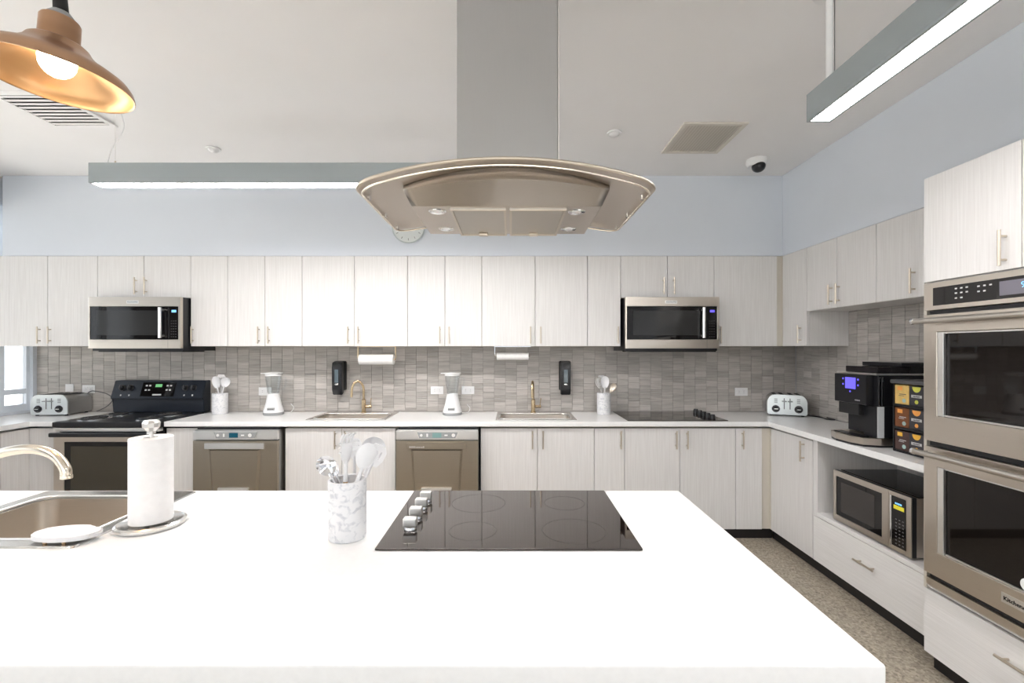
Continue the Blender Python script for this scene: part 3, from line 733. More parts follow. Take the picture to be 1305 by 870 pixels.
part('trim_strip', box(B(), X0+.003, X1-.003, F+.008, F+.059, .838, .866, .002), st_lt, rg_)
bm = B(); gx0, gx1 = X0+.085, X1-.085
slab(bm, [X0+.002, gx0, gx1, X1-.002], [.18, .26, .755, .80], lambda a, c: gx0 < a < gx1 and .26 < c < .755, F+.012, F+.058, lambda a, c, w_: (a, w_, c), .003)
od = part('oven_door', bm, st_h, rg_)
part('window_glass', box(B(), gx0+.001, gx1-.001, F+.016, F+.05, .261, .754), bglass, od, False)
part('inner_window', box(B(), gx0+.05, gx1-.05, F+.0145, F+.0158, .36, .72), mat('range_window', (.05, .043, .03), .06), od, False)
bm = B(); box(bm, X0+.004, X1-.004, F-.035, F-.008, .800, .834, .008); box(bm, X0+.03, X0+.06, F-.01, F+.03, .803, .83); box(bm, X1-.06, X1-.03, F-.01, F+.03, .803, .83)
part('door_handle', bm, black, od)
part('storage_drawer', box(B(), X0+.002, X1-.002, F+.012, F+.058, .06, .172, .003), st_h, rg_)

# ------------------------------------------------------------------ dishwashers
def dishwasher(label, X0, X1, disp, lettering):
    r_ = thing('dishwasher', label, 'dishwasher', ((X0+X1)/2, 3.9, FZ), 0, 'undercounter commercial dishwashers'); F = 3.593
    part('body', box(B(), X0+.002, X1-.002, F+.032, YB-.02, FZ, .852), st_v, r_, False)
    p = part('control_panel', box(B(), X0, X1, F, F+.03, .776, .848, .004), st_lt, r_)
    cx = (X0+X1)/2; a, c = X0+.17, X1-.16; zz0, zz1 = .789, .836
    bm = B(); prism(bm, [(a+.015, zz0), (c-.02, zz0), (c, zz1), (a, zz1)], lambda x, z: (x, F-.0005, z), lambda x, z: (x, F-.004, z)); q = part('fascia', bm, grey, p, False)
    part('display', box(B(), a+.12, a+.19, F-.0055, F-.0042, zz0+.005, zz1-.005), disp, q, False)
    bt = B()
    for u, rr in ((.032, .011), (.285, .014)): tube(bt, [(a+u, F-.0042, .8125), (a+u, F-.008, .8125)], rr, 16)
    part('button', bt, white, q)
    bt = B(); box(bt, a+.072, a+.086, F-.007, F-.0042, .800, .826, .002); box(bt, a+.215, a+.24, F-.007, F-.0042, .807, .818, .001)
    part('button', bt, white, q)
    dz0, dz1 = .10, .768
    d = part('door', box(B(), X0, X1, F, F+.028, dz0, dz1, .004), st_dw, r_)
    bm = B(); t0, t1 = .700, .12      # pressed trapezoid panel
    w0, w1 = .205, .165
    P0 = [(cx-w0, t0), (cx+w0, t0), (cx+w1, t1), (cx-w1, t1)]
    f0 = lambda x, z: (x, F-.0005, z); 
    a_ = [bm.verts.new((x, F-.0005, z)) for x, z in P0]
    i_ = [bm.verts.new((x*1+(cx-x)*.09, F-.012, z+(.006 if z < .3 else -.006))) for x, z in P0]
    for k in range(4): bm.faces.new([a_[k], a_[(k+1) % 4], i_[(k+1) % 4], i_[k]])
    bm.faces.new(i_); bm.faces.new(a_[::-1])
    part('pressed_panel', bm, st_dw, d, False)
    part('grip_ledge', box(B(), cx-.235, cx+.235, F-.016, F-.0005, .705, .752, .003), st_lt if lettering is None else st_dw, d)
    part('door_handle', box(B(), cx-.12, cx+.12, F-.034, F-.0125, .36, .405, .004), st_lt, d)
    if lettering: marks(lettering, .013, (cx-.155, F-.0164, .722), 'front', st_lt, d, seed=5)
    part('shadow_gap', box(B(), X0+.01, X1-.003, F+.04, F+.05, .8525, .866), black, r_, False)
dishwasher('left undercounter steel dishwasher beside the range, blue display', -2.512, -1.842, teal, None)
dishwasher('right undercounter steel dishwasher between the two back sinks', -.908, -.258, teal2, 10)

# ------------------------------------------------------------------ hobs
def hob(label, x0, x1, y0, y1, group, m=hobglass):
    r_ = thing('glass_hob', label, 'hob', ((x0+x1)/2, (y0+y1)/2, CZ1+.0005))
    part('glass_plate', box(B(), x0, x1, y0, y1, CZ1+.0006, CZ1+.0065, .002), m, r_)
    part('body', box(B(), x0+.03, x1-.03, y0+.03, y1-.03, CZ1+.0001, CZ1+.0005), dgrey, r_, False)
    return r_
hb = hob('large black glass hob with chrome knobs set in the island', -.392, .380, 1.309, 1.853, None)
zt = CZ1+.0068
for cx, cy, rr in ((-.12, 1.70, .10), (.20, 1.70, .075), (-.12, 1.44, .075), (.20, 1.44, .10)):
    part('burner_ring', lathe(B(), [(rr-.0012, 0), (rr, 0), (rr, .0001), (rr-.0012, .0001)], cx, cy, CZ1+.0066, 56, closed=True), mat('ring_print', (.06, .05, .045), .3), hb, False)
for px, py in ((522, 676), (529.5, 661.5), (536.5, 649.5), (542.5, 640)):
    D_ = (CAMZ-zt)*580/(py-445); x = PX(px, D_)
    k = part('knob', lathe(B(), [(0, 0), (.020, 0), (.0205, .004), (.018, .010), (0, .010)], x, D_+.012, zt, 24), chrome, hb)
    part('grip', box(B(), x-.0215, x+.0215, D_-.006, D_+.022, zt+.0102, zt+.040, .005, 3), st_lt, k)
lz = CZ1+.0066
hb2 = hob('black glass hob with black knobs set in the back worktop', .945, 1.757, 3.676, 4.205, None)
for i in range(5):
    y = 3.78+i*.085
    part('knob', lathe(B(), [(0, 0), (.023, 0), (.022, .022), (.017, .034), (0, .035)], 1.675, y, zt, 20), black, hb2)

# ------------------------------------------------------------------ range hood
hd = thing('range_hood', 'curved stainless island hood hanging above the island hob', 'range hood', (-.013, 1.64, 1.97))
hc, hw = -.016, .462
def z_c(x): return 2.030-.046*((x-hc)/hw)**2
def yfr(x):
    u = abs(x-hc)/hw; y = 1.300+.075*u*u; r = .07; d = abs(x-hc)-(hw-r)
    if d > 0: y += .8*(r-math.sqrt(max(r*r-d*d, 0)))
    return y
def ybk(x):
    r = .07; d = abs(x-hc)-(hw-r); y = 1.905
    if d > 0: y -= .8*(r-math.sqrt(max(r*r-d*d, 0)))
    return y
xsamp = [hc-hw*math.cos(math.pi*i/60) for i in range(61)]
bm = B(); top, bot = [], []
for x in xsamp:
    ys_ = [yfr(x)+(ybk(x)-yfr(x))*j/8 for j in range(9)]
    top.append([bm.verts.new((x, y, z_c(x)+.010)) for y in ys_]); bot.append([bm.verts.new((x, y, z_c(x))) for y in ys_])
n_ = len(xsamp)
for i in range(n_-1):
    for j in range(8):
        bm.faces.new([top[i][j], top[i+1][j], top[i+1][j+1], top[i][j+1]]); bm.faces.new([bot[i][j+1], bot[i+1][j+1], bot[i+1][j], bot[i][j]])
    bm.faces.new([bot[i][0], bot[i+1][0], top[i+1][0], top[i][0]]); bm.faces.new([top[i][8], top[i+1][8], bot[i+1][8], bot[i][8]])
for j in range(8):
    bm.faces.new([top[0][j], top[0][j+1], bot[0][j+1], bot[0][j]]); bm.faces.new([bot[-1][j], bot[-1][j+1], top[-1][j+1], top[-1][j]])
cano = part('canopy', bm, st_hood, hd)
def outline(inset, dz):
    P = []
    k = (hw-inset)/hw
    for i in range(61):
        x = hc+(xsamp[i]-hc)*k; P.append((x, yfr(xsamp[i])+inset, z_c(x)+dz))
    for i in range(61):
        x = hc+(xsamp[60-i]-hc)*k; P.append((x, ybk(xsamp[60-i])-inset, z_c(x)+dz))
    P.append(P[0]); return P
part('edge_trim', tube(B(), outline(-.001, .005), .0055, 10, False), nickel, hd)
part('rail', tube(B(), outline(.010, -.010), .0035, 8, False), champ, hd)
for s in (-1, 1):
    for yy in (1.47, 1.66, 1.83):
        x = hc+s*(hw-.022); part('rail_clip', tube(B(), [(x, yy, z_c(x)-.001), (x, yy, z_c(x)-.016)], .006, 12), chrome, hd)
# body under the canopy
bw = .326; zb, zu = 1.994, 1.968
bm = B(); up, mid, low = [], [], []
N_ = 24
for i in range(N_+1):
    u = -1+2*i/N_; x = hc+.002+u*bw; yf = 1.350+.088*u*u
    up.append(bm.verts.new((x, yf+.002, z_c(x)-.0008))); mid.append(bm.verts.new((x, yf, zb))); low.append(bm.verts.new((hc+.002+u*(bw-.008), 1.52, zu)))
ub = [bm.verts.new((v.co.x, 1.895, v.co.z)) for v in up]; lb = [bm.verts.new((v.co.x, 1.885, zu)) for v in low]
for i in range(N_):
    bm.faces.new([up[i], up[i+1], mid[i+1], mid[i]]); bm.faces.new([mid[i], mid[i+1], low[i+1], low[i]])
    bm.faces.new([up[i+1], up[i], ub[i], ub[i+1]]); bm.faces.new([lb[i], lb[i+1], ub[i+1], ub[i]])
for i in (0, N_): bm.faces.new([up[i], mid[i], low[i], lb[i], ub[i]])
for e in bm.edges:
    if e.verts[0] in mid and e.verts[1] in mid: e.smooth = False
part('body', bm, st_body, hd, 'keep')
part('base_plate', box(B(), hc-bw+.011, hc+bw-.007, 1.5205, 1.884, zu-.0004, zu+.004), st_hood, hd, False)
for a, c in ((-.205, -.016), (-.004, .188)):
    f = part('grease_filter', box(B(), a, c, 1.535, 1.878, zu-.006, zu-.0005), filt, hd, False)
    fm = B()
    for q in ((a, a+.008, 1.535, 1.878), (c-.008, c, 1.535, 1.878), (a+.008, c-.008, 1.535, 1.543), (a+.008, c-.008, 1.87, 1.878)): box(fm, q[0], q[1], q[2], q[3], zu-.010, zu-.0062)
    part('filter_frame', fm, nickel, f, False)
    xm = (a+c)/2; part('filter_latch', box(B(), xm-.018, xm+.018, 1.835, 1.86, zu-.018, zu-.0062, .003), nickel, f)
for x, y in ((-.254, 1.577), (-.256, 1.805), (.229, 1.582), (.229, 1.808)):
    q = part('spotlight', lathe(B(), [(.016, -.002), (.028, -.003), (.031, -.001), (.031, .0), (.016, 0)], x, y, zu-.0002, 24, closed=True), chrome, hd)
    part('lens', lathe(B(), [(0, 0), (.0155, 0), (.0155, -.001), (0, -.001)], x, y, zu-.0005, 20), white, q)
part('chimney', box(B(), -.178, .1555, 1.50, 1.80, 2.041, ZC-.002, .002, 1), st_v, hd, False)
part('chimney_lip', box(B(), .1558, .1600, 1.498, 1.802, 2.042, ZC-.002), st_lt, hd, False)

# ------------------------------------------------------------------ linear lights
def linear(label, x0, x1, y0, y1, hang):
    r_ = thing('linear_light', label, 'ceiling light', ((x0+x1)/2, (y0+y1)/2, 2.46), 0, 'suspended linear lights'); z0, z1 = 2.46, 2.577
    bm = B(); box(bm, x0, x1, y0, y1, z0+.012, z1)
    t = .01; box(bm, x0, x0+t, y0, y1, z0, z0+.0118); box(bm, x1-t, x1, y0, y1, z0, z0+.0118); box(bm, x0+t, x1-t, y0, y0+t, z0, z0+.0118); box(bm, x0+t, x1-t, y1-t, y1, z0, z0+.0118)
    part('housing', bm, fix_m, r_, False)
    part('diffuser', box(B(), x0+t+.001, x1-t-.001, y0+t+.012, y1-t-.012, z0+.003, z0+.0115), lampb_e if 'hanging across' in label else lamp_e, r_, False)
    for kind, x, y in hang:
        if kind == 'cable':
            part('cable', tube(B(), [(x, y, z1), (x, y, ZC)], .0016, 6), st_lt, r_)
            part('gripper', cyl(B(), (x, y, z1+.0005), (x, y, z1+.03), .006, .004, 10), nickel, r_)
            part('power_cord', tube(B(), spline([(x-.05, y, z1), (x-.02, y, z1+.10), (x+.05, y, z1+.22), (x+.03, y, z1+.33), (x, y+.01, ZC)], 8), .0028, 6), white, r_)
        else:
            part('stem', tube(B(), [(x, y, z1+.0005), (x, y, ZC-.015)], .0125, 16), white, r_)
            part('ceiling_rose', lathe(B(), [(.0, -.012), (.055, -.012), (.06, -.004), (.06, 0), (0, 0)], x, y, ZC-.0005, 28), white, r_)
            part('cable', tube(B(), [(x+.022, y, z1), (x+.022, y, ZC-.001)], .0016, 6), dgrey, r_)
    return r_
linear('grey linear light hanging across the room left of the hood', -2.46, .24, 2.65, 2.745, [('cable', PX(147, 2.70), 2.70), ('cable', .12, 2.70)])
linear('grey linear light over the rear left of the room, behind the viewer', -2.46, -2.36, -3.6, .6, [('cable', -2.41, .4), ('cable', -2.41, -3.4)])
linear('grey linear light running towards the viewer at the upper right', 1.265, 1.365, -1.9, 1.947, [('stem', 1.33, 1.90), ('stem', 1.33, -1.4)])

# ------------------------------------------------------------------ pendant lamp
LX, LY, LZ = -1.48, 1.48, 2.36
pl = thing('pendant_lamp', 'aged copper pendant lamp with a glowing bulb at the upper left', 'pendant lamp', (LX, LY, LZ))
prof = [(.200, 0), (.2015, .004), (.196, .022), (.182, .040), (.160, .054), (.130, .070), (.105, .086), (.086, .104), (.078, .118), (.070, .124), (.056, .128), (.052, .132), (.051, .195), (.047, .202), (.018, .204)]
inner = [(.018, .202), (.044, .198), (.048, .13), (.066, .118), (.082, .100), (.101, .083), (.127, .066), (.156, .050), (.177, .036), (.190, .020), (.1955, .003)]
part('shade', lathe(B(), prof, LX, LY, LZ, 64), copper, pl)
part('shade_lining', lathe(B(), inner+[(.1995, .0005)], LX, LY, LZ, 64), copper_in, pl)
part('socket_cap', lathe(B(), [(0, .2045), (.036, .2045), (.036, .212), (.024, .226), (0, .227)], LX, LY, LZ, 24), grey, pl)
part('bulb', sph(B(), (LX, LY, LZ+.068), .048, (1, 1, 1.1)), bulb_e, pl, 'all')
part('bulb_socket', cyl(B(), (LX, LY, LZ+.119), (LX, LY, LZ+.185), .018, .018), dgrey, pl)
for o in pl.children: o.data.transform(Matrix.Rotation(R(4.5), 4, 'Y'))
part('cord', tube(B(), [(LX+.017, LY, LZ+.228), (LX+.012, LY, LZ+.30), (LX, LY, LZ+.31), (LX, LY, ZC-.02)], [.020, .018, .006, .006], 12), blackm, pl)
part('ceiling_rose', lathe(B(), [(0, -.02), (.05, -.02), (.06, 0), (0, 0)], LX, LY, ZC-.0005, 24), blackm, pl)

# ------------------------------------------------------------------ ceiling fittings
def vent(label, x0, x1, y0, y1, n, dark):
    r_ = thing('ceiling_vent', label, 'vent', ((x0+x1)/2, (y0+y1)/2, ZC-.012)); fw = .03; z0 = ZC-.012
    bm = B(); slab(bm, [x0, x0+fw, x1-fw, x1], [y0, y0+fw, y1-fw, y1], lambda a, c: x0+fw < a < x1-fw and y0+fw < c < y1-fw, z0, ZC-.0005, lambda a, c, w_: (a, c, w_), .001)
    part('frame', bm, vent_m if not dark else ceil_m, r_, False)
    part('duct', box(B(), x0+fw+.001, x1-fw-.001, y0+fw+.001, y1-fw-.001, ZC-.003, ZC-.0008), dgrey if dark else band_m, r_, False)
    for i in range(n):
        bm = B()
        if not dark:
            x = x0+fw+(i+.5)*(x1-x0-2*fw)/n; q = (x1-x0-2*fw)/n*.36
            hexa(bm, [(x-q, y0+fw+.002, z0+.001), (x+q*.6, y0+fw+.002, z0+.001), (x+q*.6, y1-fw-.002, z0+.001), (x-q, y1-fw-.002, z0+.001), (x-q*.2, y0+fw+.002, z0+.0075), (x+q, y0+fw+.002, z0+.0075), (x+q, y1-fw-.002, z0+.0075), (x-q*.2, y1-fw-.002, z0+.0075)])
            part('slat', bm, vent_m, r_, False)
        else:
            y = y0+fw+(i+.5)*(y1-y0-2*fw)/n; q = (y1-y0-2*fw)/n*.36
            hexa(bm, [(x0+fw+.002, y-q, z0+.001), (x1-fw-.002, y-q, z0+.001), (x1-fw-.002, y+q*.6, z0+.001), (x0+fw+.002, y+q*.6, z0+.001), (x0+fw+.002, y-q*.2, z0+.0075), (x1-fw-.002, y-q*.2, z0+.0075), (x1-fw-.002, y+q, z0+.0075), (x0+fw+.002, y+q, z0+.0075)])
            part('slat', bm, ceil_m, r_, False)
vent('square slatted vent in the ceiling right of the hood', 1.135, 1.56, 2.98, 3.44, 18, False)
vent('square louvred vent in the ceiling behind the copper lamp', -3.04, -2.62, 2.62, 3.04, 9, True)
for lab, x, y in (('small white sprinkler cap in the ceiling left of the hood', -2.206, 3.376), ('small white sprinkler cap in the ceiling right of the hood', .712, 3.13)):
    one('sprinkler_cap', lathe(B(), [(0, -.028), (.02, -.027), (.032, -.018), (.035, -.012), (.05, -.010), (.05, 0), (0, 0)], x, y, ZC-.0005, 28), white, lab, 'sprinkler', 'ceiling sprinkler caps')
sc = thing('security_camera', 'white dome security camera on the ceiling in the back right corner', 'camera', (1.93, 3.57, ZC))
part('housing', lathe(B(), [(0, -.001), (.075, -.001), (.078, -.03), (.066, -.058), (0, -.058)], 1.93, 3.57, ZC, 32), white, sc)
bm = B(); sph(bm, (1.93, 3.545, ZC-.066), .05, (1, 1, .9)); part('dome', bm, black, sc)
# wall clock on the soffit
ck = thing('wall_clock', 'round pale wall clock half hidden behind the hood', 'clock', (-.876, UD, 2.40)); cx, cz, cr_ = -.876, 2.539, .138
part('dial', tube(B(), [(cx, UD+.003, cz), (cx, UD-.008, cz)], cr_-.006, 48), mat('dial_white', (.72, .75, .74), .4), ck)
rim = B()
ri = [(cx+cr_*math.cos(2*math.pi*i/48), UD-.007, cz+cr_*math.sin(2*math.pi*i/48)) for i in range(49)]
tube(rim, ri, .0045, 8, False); part('rim', rim, mat('clear_rim', (.55, .60, .60), .2), ck)
tk = B()
for i in range(12):
    a = 2*math.pi*i/12; c_, s_ = math.cos(a), math.sin(a)
    tube(tk, [(cx+c_*.100, UD-.0095, cz+s_*.100), (cx+c_*.118, UD-.0095, cz+s_*.118)], .0022, 6)
part('hour_marks', tk, dgrey, ck)
hn = B(); tube(hn, [(cx, UD-.011, cz), (cx+.03, UD-.011, cz+.06)], .003, 6); tube(hn, [(cx, UD-.013, cz), (cx-.06, UD-.013, cz+.05)], .0025, 6); part('hands', hn, black, ck)

# ------------------------------------------------------------------ island paper towel
px_, py_ = -1.185, 1.50
th = thing('towel_stand', 'upright steel paper towel stand on the island beside the sink', 'towel holder', (px_, py_, CZ1+.0005)); z = CZ1+.0007
part('base', lathe(B(), [(0, 0), (.092, 0), (.097, .005), (.097, .013), (.090, .017), (.084, .012), (.06, .009), (0, .009)], px_, py_, z, 56), st_rim, th)
part('post', cyl(B(), (px_, py_, z+.0095), (px_, py_, 1.212), .006), st_lt, th)
part('finial', lathe(B(), [(0, .0), (.012, .0), (.012, .008), (.017, .014), (.024, .022), (.025, .036), (.020, .044), (0, .045)], px_, py_, 1.2125, 10), st_lt, th, False)
rl = lathe(B(), [(.060, 0), (.060, .272), (.020, .2725), (.020, 0)], px_, py_, z+.0180, 56, closed=True)
one('paper_towel_roll', rl, paper, 'thick white paper towel roll standing on the island', 'paper towels')
# white scraper/sponge dish in the island sink
dx_, dy_ = -1.352, 1.388
wd = thing('sponge_dish', 'white oval dish lying on the rim of the island sink', 'dish', (dx_, dy_, CZ1+.005))
bm = B(); P = []
for i in range(48):
    t = 2*math.pi*i/48; rx, ry = .098, .052
    if .22*math.pi < t < .34*math.pi: rx *= .93; ry *= .82
    P.append((dx_+rx*math.cos(t), dy_+ry*math.sin(t)))
prism(bm, P, lambda x, y: (x, y, CZ1+.012), lambda x, y: (x, y, CZ1+.026)); bmesh.ops.bevel(bm, geom=[e for e in bm.edges if abs(e.verts[0].co.z-e.verts[1].co.z) < 1e-5], offset=.004, segments=2, affect='EDGES')
part('dish', bm, silic, wd)
for fx in (-.028, .028): part('foot', cyl(B(), (dx_+fx, dy_-.040, CZ1+.0055), (dx_+fx, dy_-.040, CZ1+.0118), .005, n=10), wood, wd)

# ------------------------------------------------------------------ crocks and utensils
def crock(label, x, y, r, h, z=CZ1+.0006):
    return one('utensil_crock', lathe(B(), [(0, 0), (r-.003, 0), (r, .004), (r, h-.003), (r-.003, h), (r-.007, h-.002), (r-.008, .012), (0, .012)], x, y, z, 48), marble, label, 'crock', 'marble utensil crocks')
def frame(p0, p1, roll=0):
    t = (Vector(p1)-Vector(p0)).normalized(); f = Vector((0, -1, 0)); f = (f-t*f.dot(t)).normalized(); f = Matrix.Rotation(roll, 3, t) @ f; s = t.cross(f)
    return t, s, f
def utensil(name, label, p0, p1, kind, size, hm, mm, roll=0, cat='utensil', grp=None, hr=.006, wfrac=.5):
    """p0 handle bottom, p1 head centre; head faces -Y before roll"""
    r_ = thing(name, label, cat, p0, 0, grp); t, s, f = frame(p0, p1, roll); p0, p1 = Vector(p0), Vector(p1)
    neck = p1-t*size*.9; split = p0.lerp(neck, wfrac)
    if hm is not mm: part('handle', tube(B(), [p0, p0.lerp(neck, .25), split], [hr*.9, hr*1.15, hr], 12), hm, r_); 
    st = split if hm is not mm else p0
    sh = part('shaft', tube(B(), [st, st.lerp(neck, .6), neck+t*size*.15], [hr*.95, hr*.85, hr*.9], 12), mm, r_)
    bm = B(); n = 28
    M = Matrix(((s.x, t.x, f.x, p1.x), (s.y, t.y, f.y, p1.y), (s.z, t.z, f.z, p1.z), (0, 0, 0, 1)))
    def egg(u, wd=.68): return (size*wd*math.sin(u)*(1-.12*math.cos(u)), size*math.cos(u)*-1)
    if kind in ('spoon', 'ladle'):
        dp = .22 if kind == 'spoon' else .55; K = 6; layers = []
        for side, th_ in ((0, 0), (1, .0025)):
            L_ = []
            for k in range(K+1):
                q = k/K; row = []
                for i in range(n):
                    ex, ey = egg(2*math.pi*i/n, .68 if kind == 'spoon' else .85); row.append(bm.verts.new((ex*q, ey*q, -size*dp*(1-q*q)-th_)))
                L_.append(row)
            layers.append(L_)
        for L_ in layers:
            for k in range(K):
                for i in range(n):
                    if k == 0: 
                        if i % 1 == 0: bm.faces.new([L_[0][i], L_[1][i], L_[1][(i+1) % n]])
                    else: bm.faces.new([L_[k][i], L_[k+1][i], L_[k+1][(i+1) % n], L_[k][(i+1) % n]])
        for i in range(n): bm.faces.new([layers[0][K][i], layers[0][K][(i+1) % n], layers[1][K][(i+1) % n], layers[1][K][i]])
    elif kind == 'turner':
        # flat egg-shaped blade with slots
        outer = [egg(2*math.pi*i/n, .8) for i in range(n)]
        A_ = [-.9, -.45, -.28, -.05, .12, .35, .52, .9]
        g0 = B()
        xs_ = [-size*.8, -size*.42, -size*.26, -size*.08, size*.08, size*.26, size*.42, size*.8]; ys__ = [-size, -size*.3, size*.45, size]
        slab(bm, xs_, ys__, lambda a, c: (-size*.3 < c < size*.45) and any(l < a < h for l, h in ((-size*.42, -size*.26), (-size*.08, size*.08), (size*.26, size*.42))), -.002, .002, lambda a, c, w_: (a*(1 if abs(c) < size*.5 else .62), c, w_))
        g0.free()
    elif kind == 'fork':   # spaghetti server: bowl with prongs
        K = 4
        for i in range(9):
            for j in range(5):
                pass
        lathe(bm, [(size*.16, -size*1.0), (size*.36, -size*.6), (size*.46, -size*.1), (size*.42, size*.35)], 0, 0, 0, 20, 1, .42)
        bmesh.ops.transform(bm, matrix=Matrix.Rotation(R(0), 4, 'X'), verts=bm.verts[:])
        for v in bm.verts: v.co = Vector((v.co.x, v.co.z, v.co.y))
        bmesh.ops.holes_fill(bm, edges=[e for e in bm.edges if e.is_boundary])
        for k in range(5):
            a = -size*.36+k*size*.18
            tube(bm, [(a, size*.2, 0), (a*1.15, size*.62, size*.05), (a*1.2, size*.9, size*.22), (a*1.15, size*1.0, size*.45)], [.0035, .0035, .003, .002], 8)
        for k in (-1, 1):
            for j in range(3): tube(bm, [(k*size*.4, -size*.25+j*size*.28, 0), (k*size*.62, -size*.2+j*size*.3, size*.2), (k*size*.66, -size*.18+j*size*.3, size*.45)], [.0035, .003, .002], 8)
    elif kind == 'whisk':
        for k in range(7):
            a = math.pi*k/7; P = []
            for i in range(25):
                u = 2*math.pi*i/24; rr = size*.55*math.sin(u)*(1-.25*math.cos(u)); P.append((rr*math.cos(a), -size*math.cos(u), rr*math.sin(a)))
            tube(bm, P, .0016, 5, False)
    bmesh.ops.transform(bm, matrix=M, verts=bm.verts[:])
    part('head', bm, mm, r_)
    return r_
CX, CY = -.506, 1.41
crock('tall marble utensil crock on the island left of the hob', CX, CY, .057, .18)
def at(px, py, D): return (PX(px, D), D, PZ(py, D))
zb_ = CZ1+.022
gi = 'utensils in the island crock'
utensil('ladle', 'shiny steel ladle leaning left in the island crock', (CX+.02, CY+.01, zb_), at(416, 594, 1.39), 'ladle', .033, wood, chrome, R(10), grp=gi, wfrac=.78)
utensil('steel_spoon', 'steel spoon behind the steel ladle in the island crock', (CX+.026, CY+.026, zb_), at(424, 596, 1.44), 'spoon', .032, wood, chrome, R(-20), grp=gi, wfrac=.78)
utensil('pasta_server', 'white pronged pasta server standing tallest left in the island crock', (CX-.002, CY-.018, zb_), at(441, 571, 1.40), 'fork', .047, wood, silic, R(55), grp=gi, hr=.007, wfrac=.72)
utensil('serving_spoon', 'wide white silicone spoon at the front of the island crock', (CX-.018, CY-.004, zb_), at(466, 581, 1.375), 'spoon', .042, wood, silic, R(-160), grp=gi, hr=.0065, wfrac=.5)
utensil('slotted_turner', 'white slotted turner leaning right in the island crock', (CX-.028, CY+.022, zb_), at(479, 580, 1.43), 'turner', .035, wood, silic, R(12), grp=gi, wfrac=.5)
utensil('soup_ladle', 'white ladle at the back right of the island crock', (CX-.012, CY+.034, zb_), at(475, 574, 1.48), 'ladle', .045, wood, silic, R(15), grp=gi, wfrac=.5)
utensil('cooking_spoon', 'white spoon with a wooden handle at the back of the island crock', (CX+.004, CY+.040, zb_), at(452, 571, 1.49), 'spoon', .034, wood, silic, R(10), grp=gi, wfrac=.74)
# back left crock
c2x, c2y = PX(280.5, 4.1), 4.10
crock('marble crock on the back worktop beside the black range', c2x, c2y, .064, .185)
g2 = 'utensils in the crock beside the range'; zb2 = CZ1+.03
utensil('serving_spoon', 'white spoon leaning left in the crock beside the range', (c2x+.02, c2y, zb2), at(275.5, 487, 4.09), 'spoon', .055, silic, silic, 0, grp=g2)
utensil('flat_turner', 'white slotted turner in the crock beside the range', (c2x-.01, c2y+.03, zb2), at(282, 484, 4.13), 'turner', .05, silic, silic, 0, grp=g2)
utensil('soup_ladle', 'white ladle leaning right in the crock beside the range', (c2x-.02, c2y-.01, zb2), at(287, 487, 4.09), 'ladle', .045, silic, silic, R(20), grp=g2)
# back right crock
c3x, c3y = PX(769.5, 4.08), 4.08
crock('marble crock on the back worktop left of the back hob', c3x, c3y, .060, .19)
g3 = 'utensils in the crock beside the back hob'
utensil('whisk', 'wire whisk leaning left in the crock beside the back hob', (c3x+.02, c3y, zb2), at(763.5, 488, 4.08), 'whisk', .055, silic, st_lt, 0, grp=g3)
utensil('serving_spoon', 'white silicone spoon in the crock beside the back hob', (c3x, c3y-.02, zb2), at(771, 487, 4.05), 'spoon', .055, wood, silic, 0, grp=g3, wfrac=.7)
utensil('slotted_turner', 'white slotted turner in the crock beside the back hob', (c3x-.005, c3y+.03, zb2), at(766.5, 485, 4.12), 'turner', .048, silic, silic, 0, grp=g3)
utensil('steel_spoon', 'dark steel spoon leaning right in the crock beside the back hob', (c3x-.03, c3y, zb2), at(781, 494, 4.06), 'spoon', .042, nickel, nickel, R(-25), grp=g3)

# ------------------------------------------------------------------ blenders
def blender(label, x, y, rz):
    r_ = thing('countertop_blender', label, 'blender', (0, 0, 0), 0, 'white countertop blenders')
    part('foot', lathe(B(), [(0, 0), (.082, 0), (.086, .008), (.084, .022), (0, .022)], 0, 0, .0006, 36), grey, r_)
    part('base', lathe(B(), [(0, .0225), (.084, .0225), (.082, .04), (.066, .09), (.056, .14), (.052, .165), (0, .166)], 0, 0, 0, 36), white, r_)
    b_ = part('button_panel', box(B(), -.030, .030, -.082, -.066, .045, .068, .002), grey, r_)
    marks(6, .009, (0, -.0823, .0565), 'front', dgrey, b_)
    part('collar', lathe(B(), [(.040, .1665), (.050, .1665), (.050, .185), (.040, .185)], 0, 0, 0, 30, closed=True), white, r_)
    part('blade', box(B(), -.025, .025, -.005, .005, .176, .181), chrome, r_, False)
    pr_ = [(.042, .187), (.048, .20), (.056, .25), (.064, .31), (.066, .345), (.0635, .345), (.061, .31), (.053, .25), (.045, .202), (.039, .19)]
    part('jar', lathe(B(), pr_, 0, 0, 0, 36, closed=True), jar_m, r_)
    part('jar_handle', tube(B(), spline([(.066, 0, .325), (.098, 0, .325), (.104, 0, .30), (.090, 0, .235), (.058, 0, .215)], 6), .006, 10), jar_m, r_)
    part('lid', lathe(B(), [(0, .3455), (.068, .3455), (.068, .362), (.076, .364), (.078, .372), (.03, .378), (0, .378)], 0, 0, 0, 36), white, r_)
    part('lid_tab', box(B(), -.102, -.07, -.018, .018, .364, .371, .002), white, r_)
    part('cord', tube(B(), spline([(.06, .05, .012), (.11, .07, .005), (.14, .05, .02), (.15, .075, .05), (.12, .10, .08)], 6), .0032, 6), white, r_)
    r_.location = (x, y, CZ1); r_.rotation_euler = (0, 0, rz); return r_
b1 = blender('white blender with a glass jar right of the crock by the range', PX(348.5, 4.06), 4.06, R(12))
b2 = copy_tree(b1); b2.location = (PX(576.5, 4.05), 4.05, CZ1); b2.rotation_euler = (0, 0, 0); b2['label'] = 'white blender with a glass jar between the two outlets'

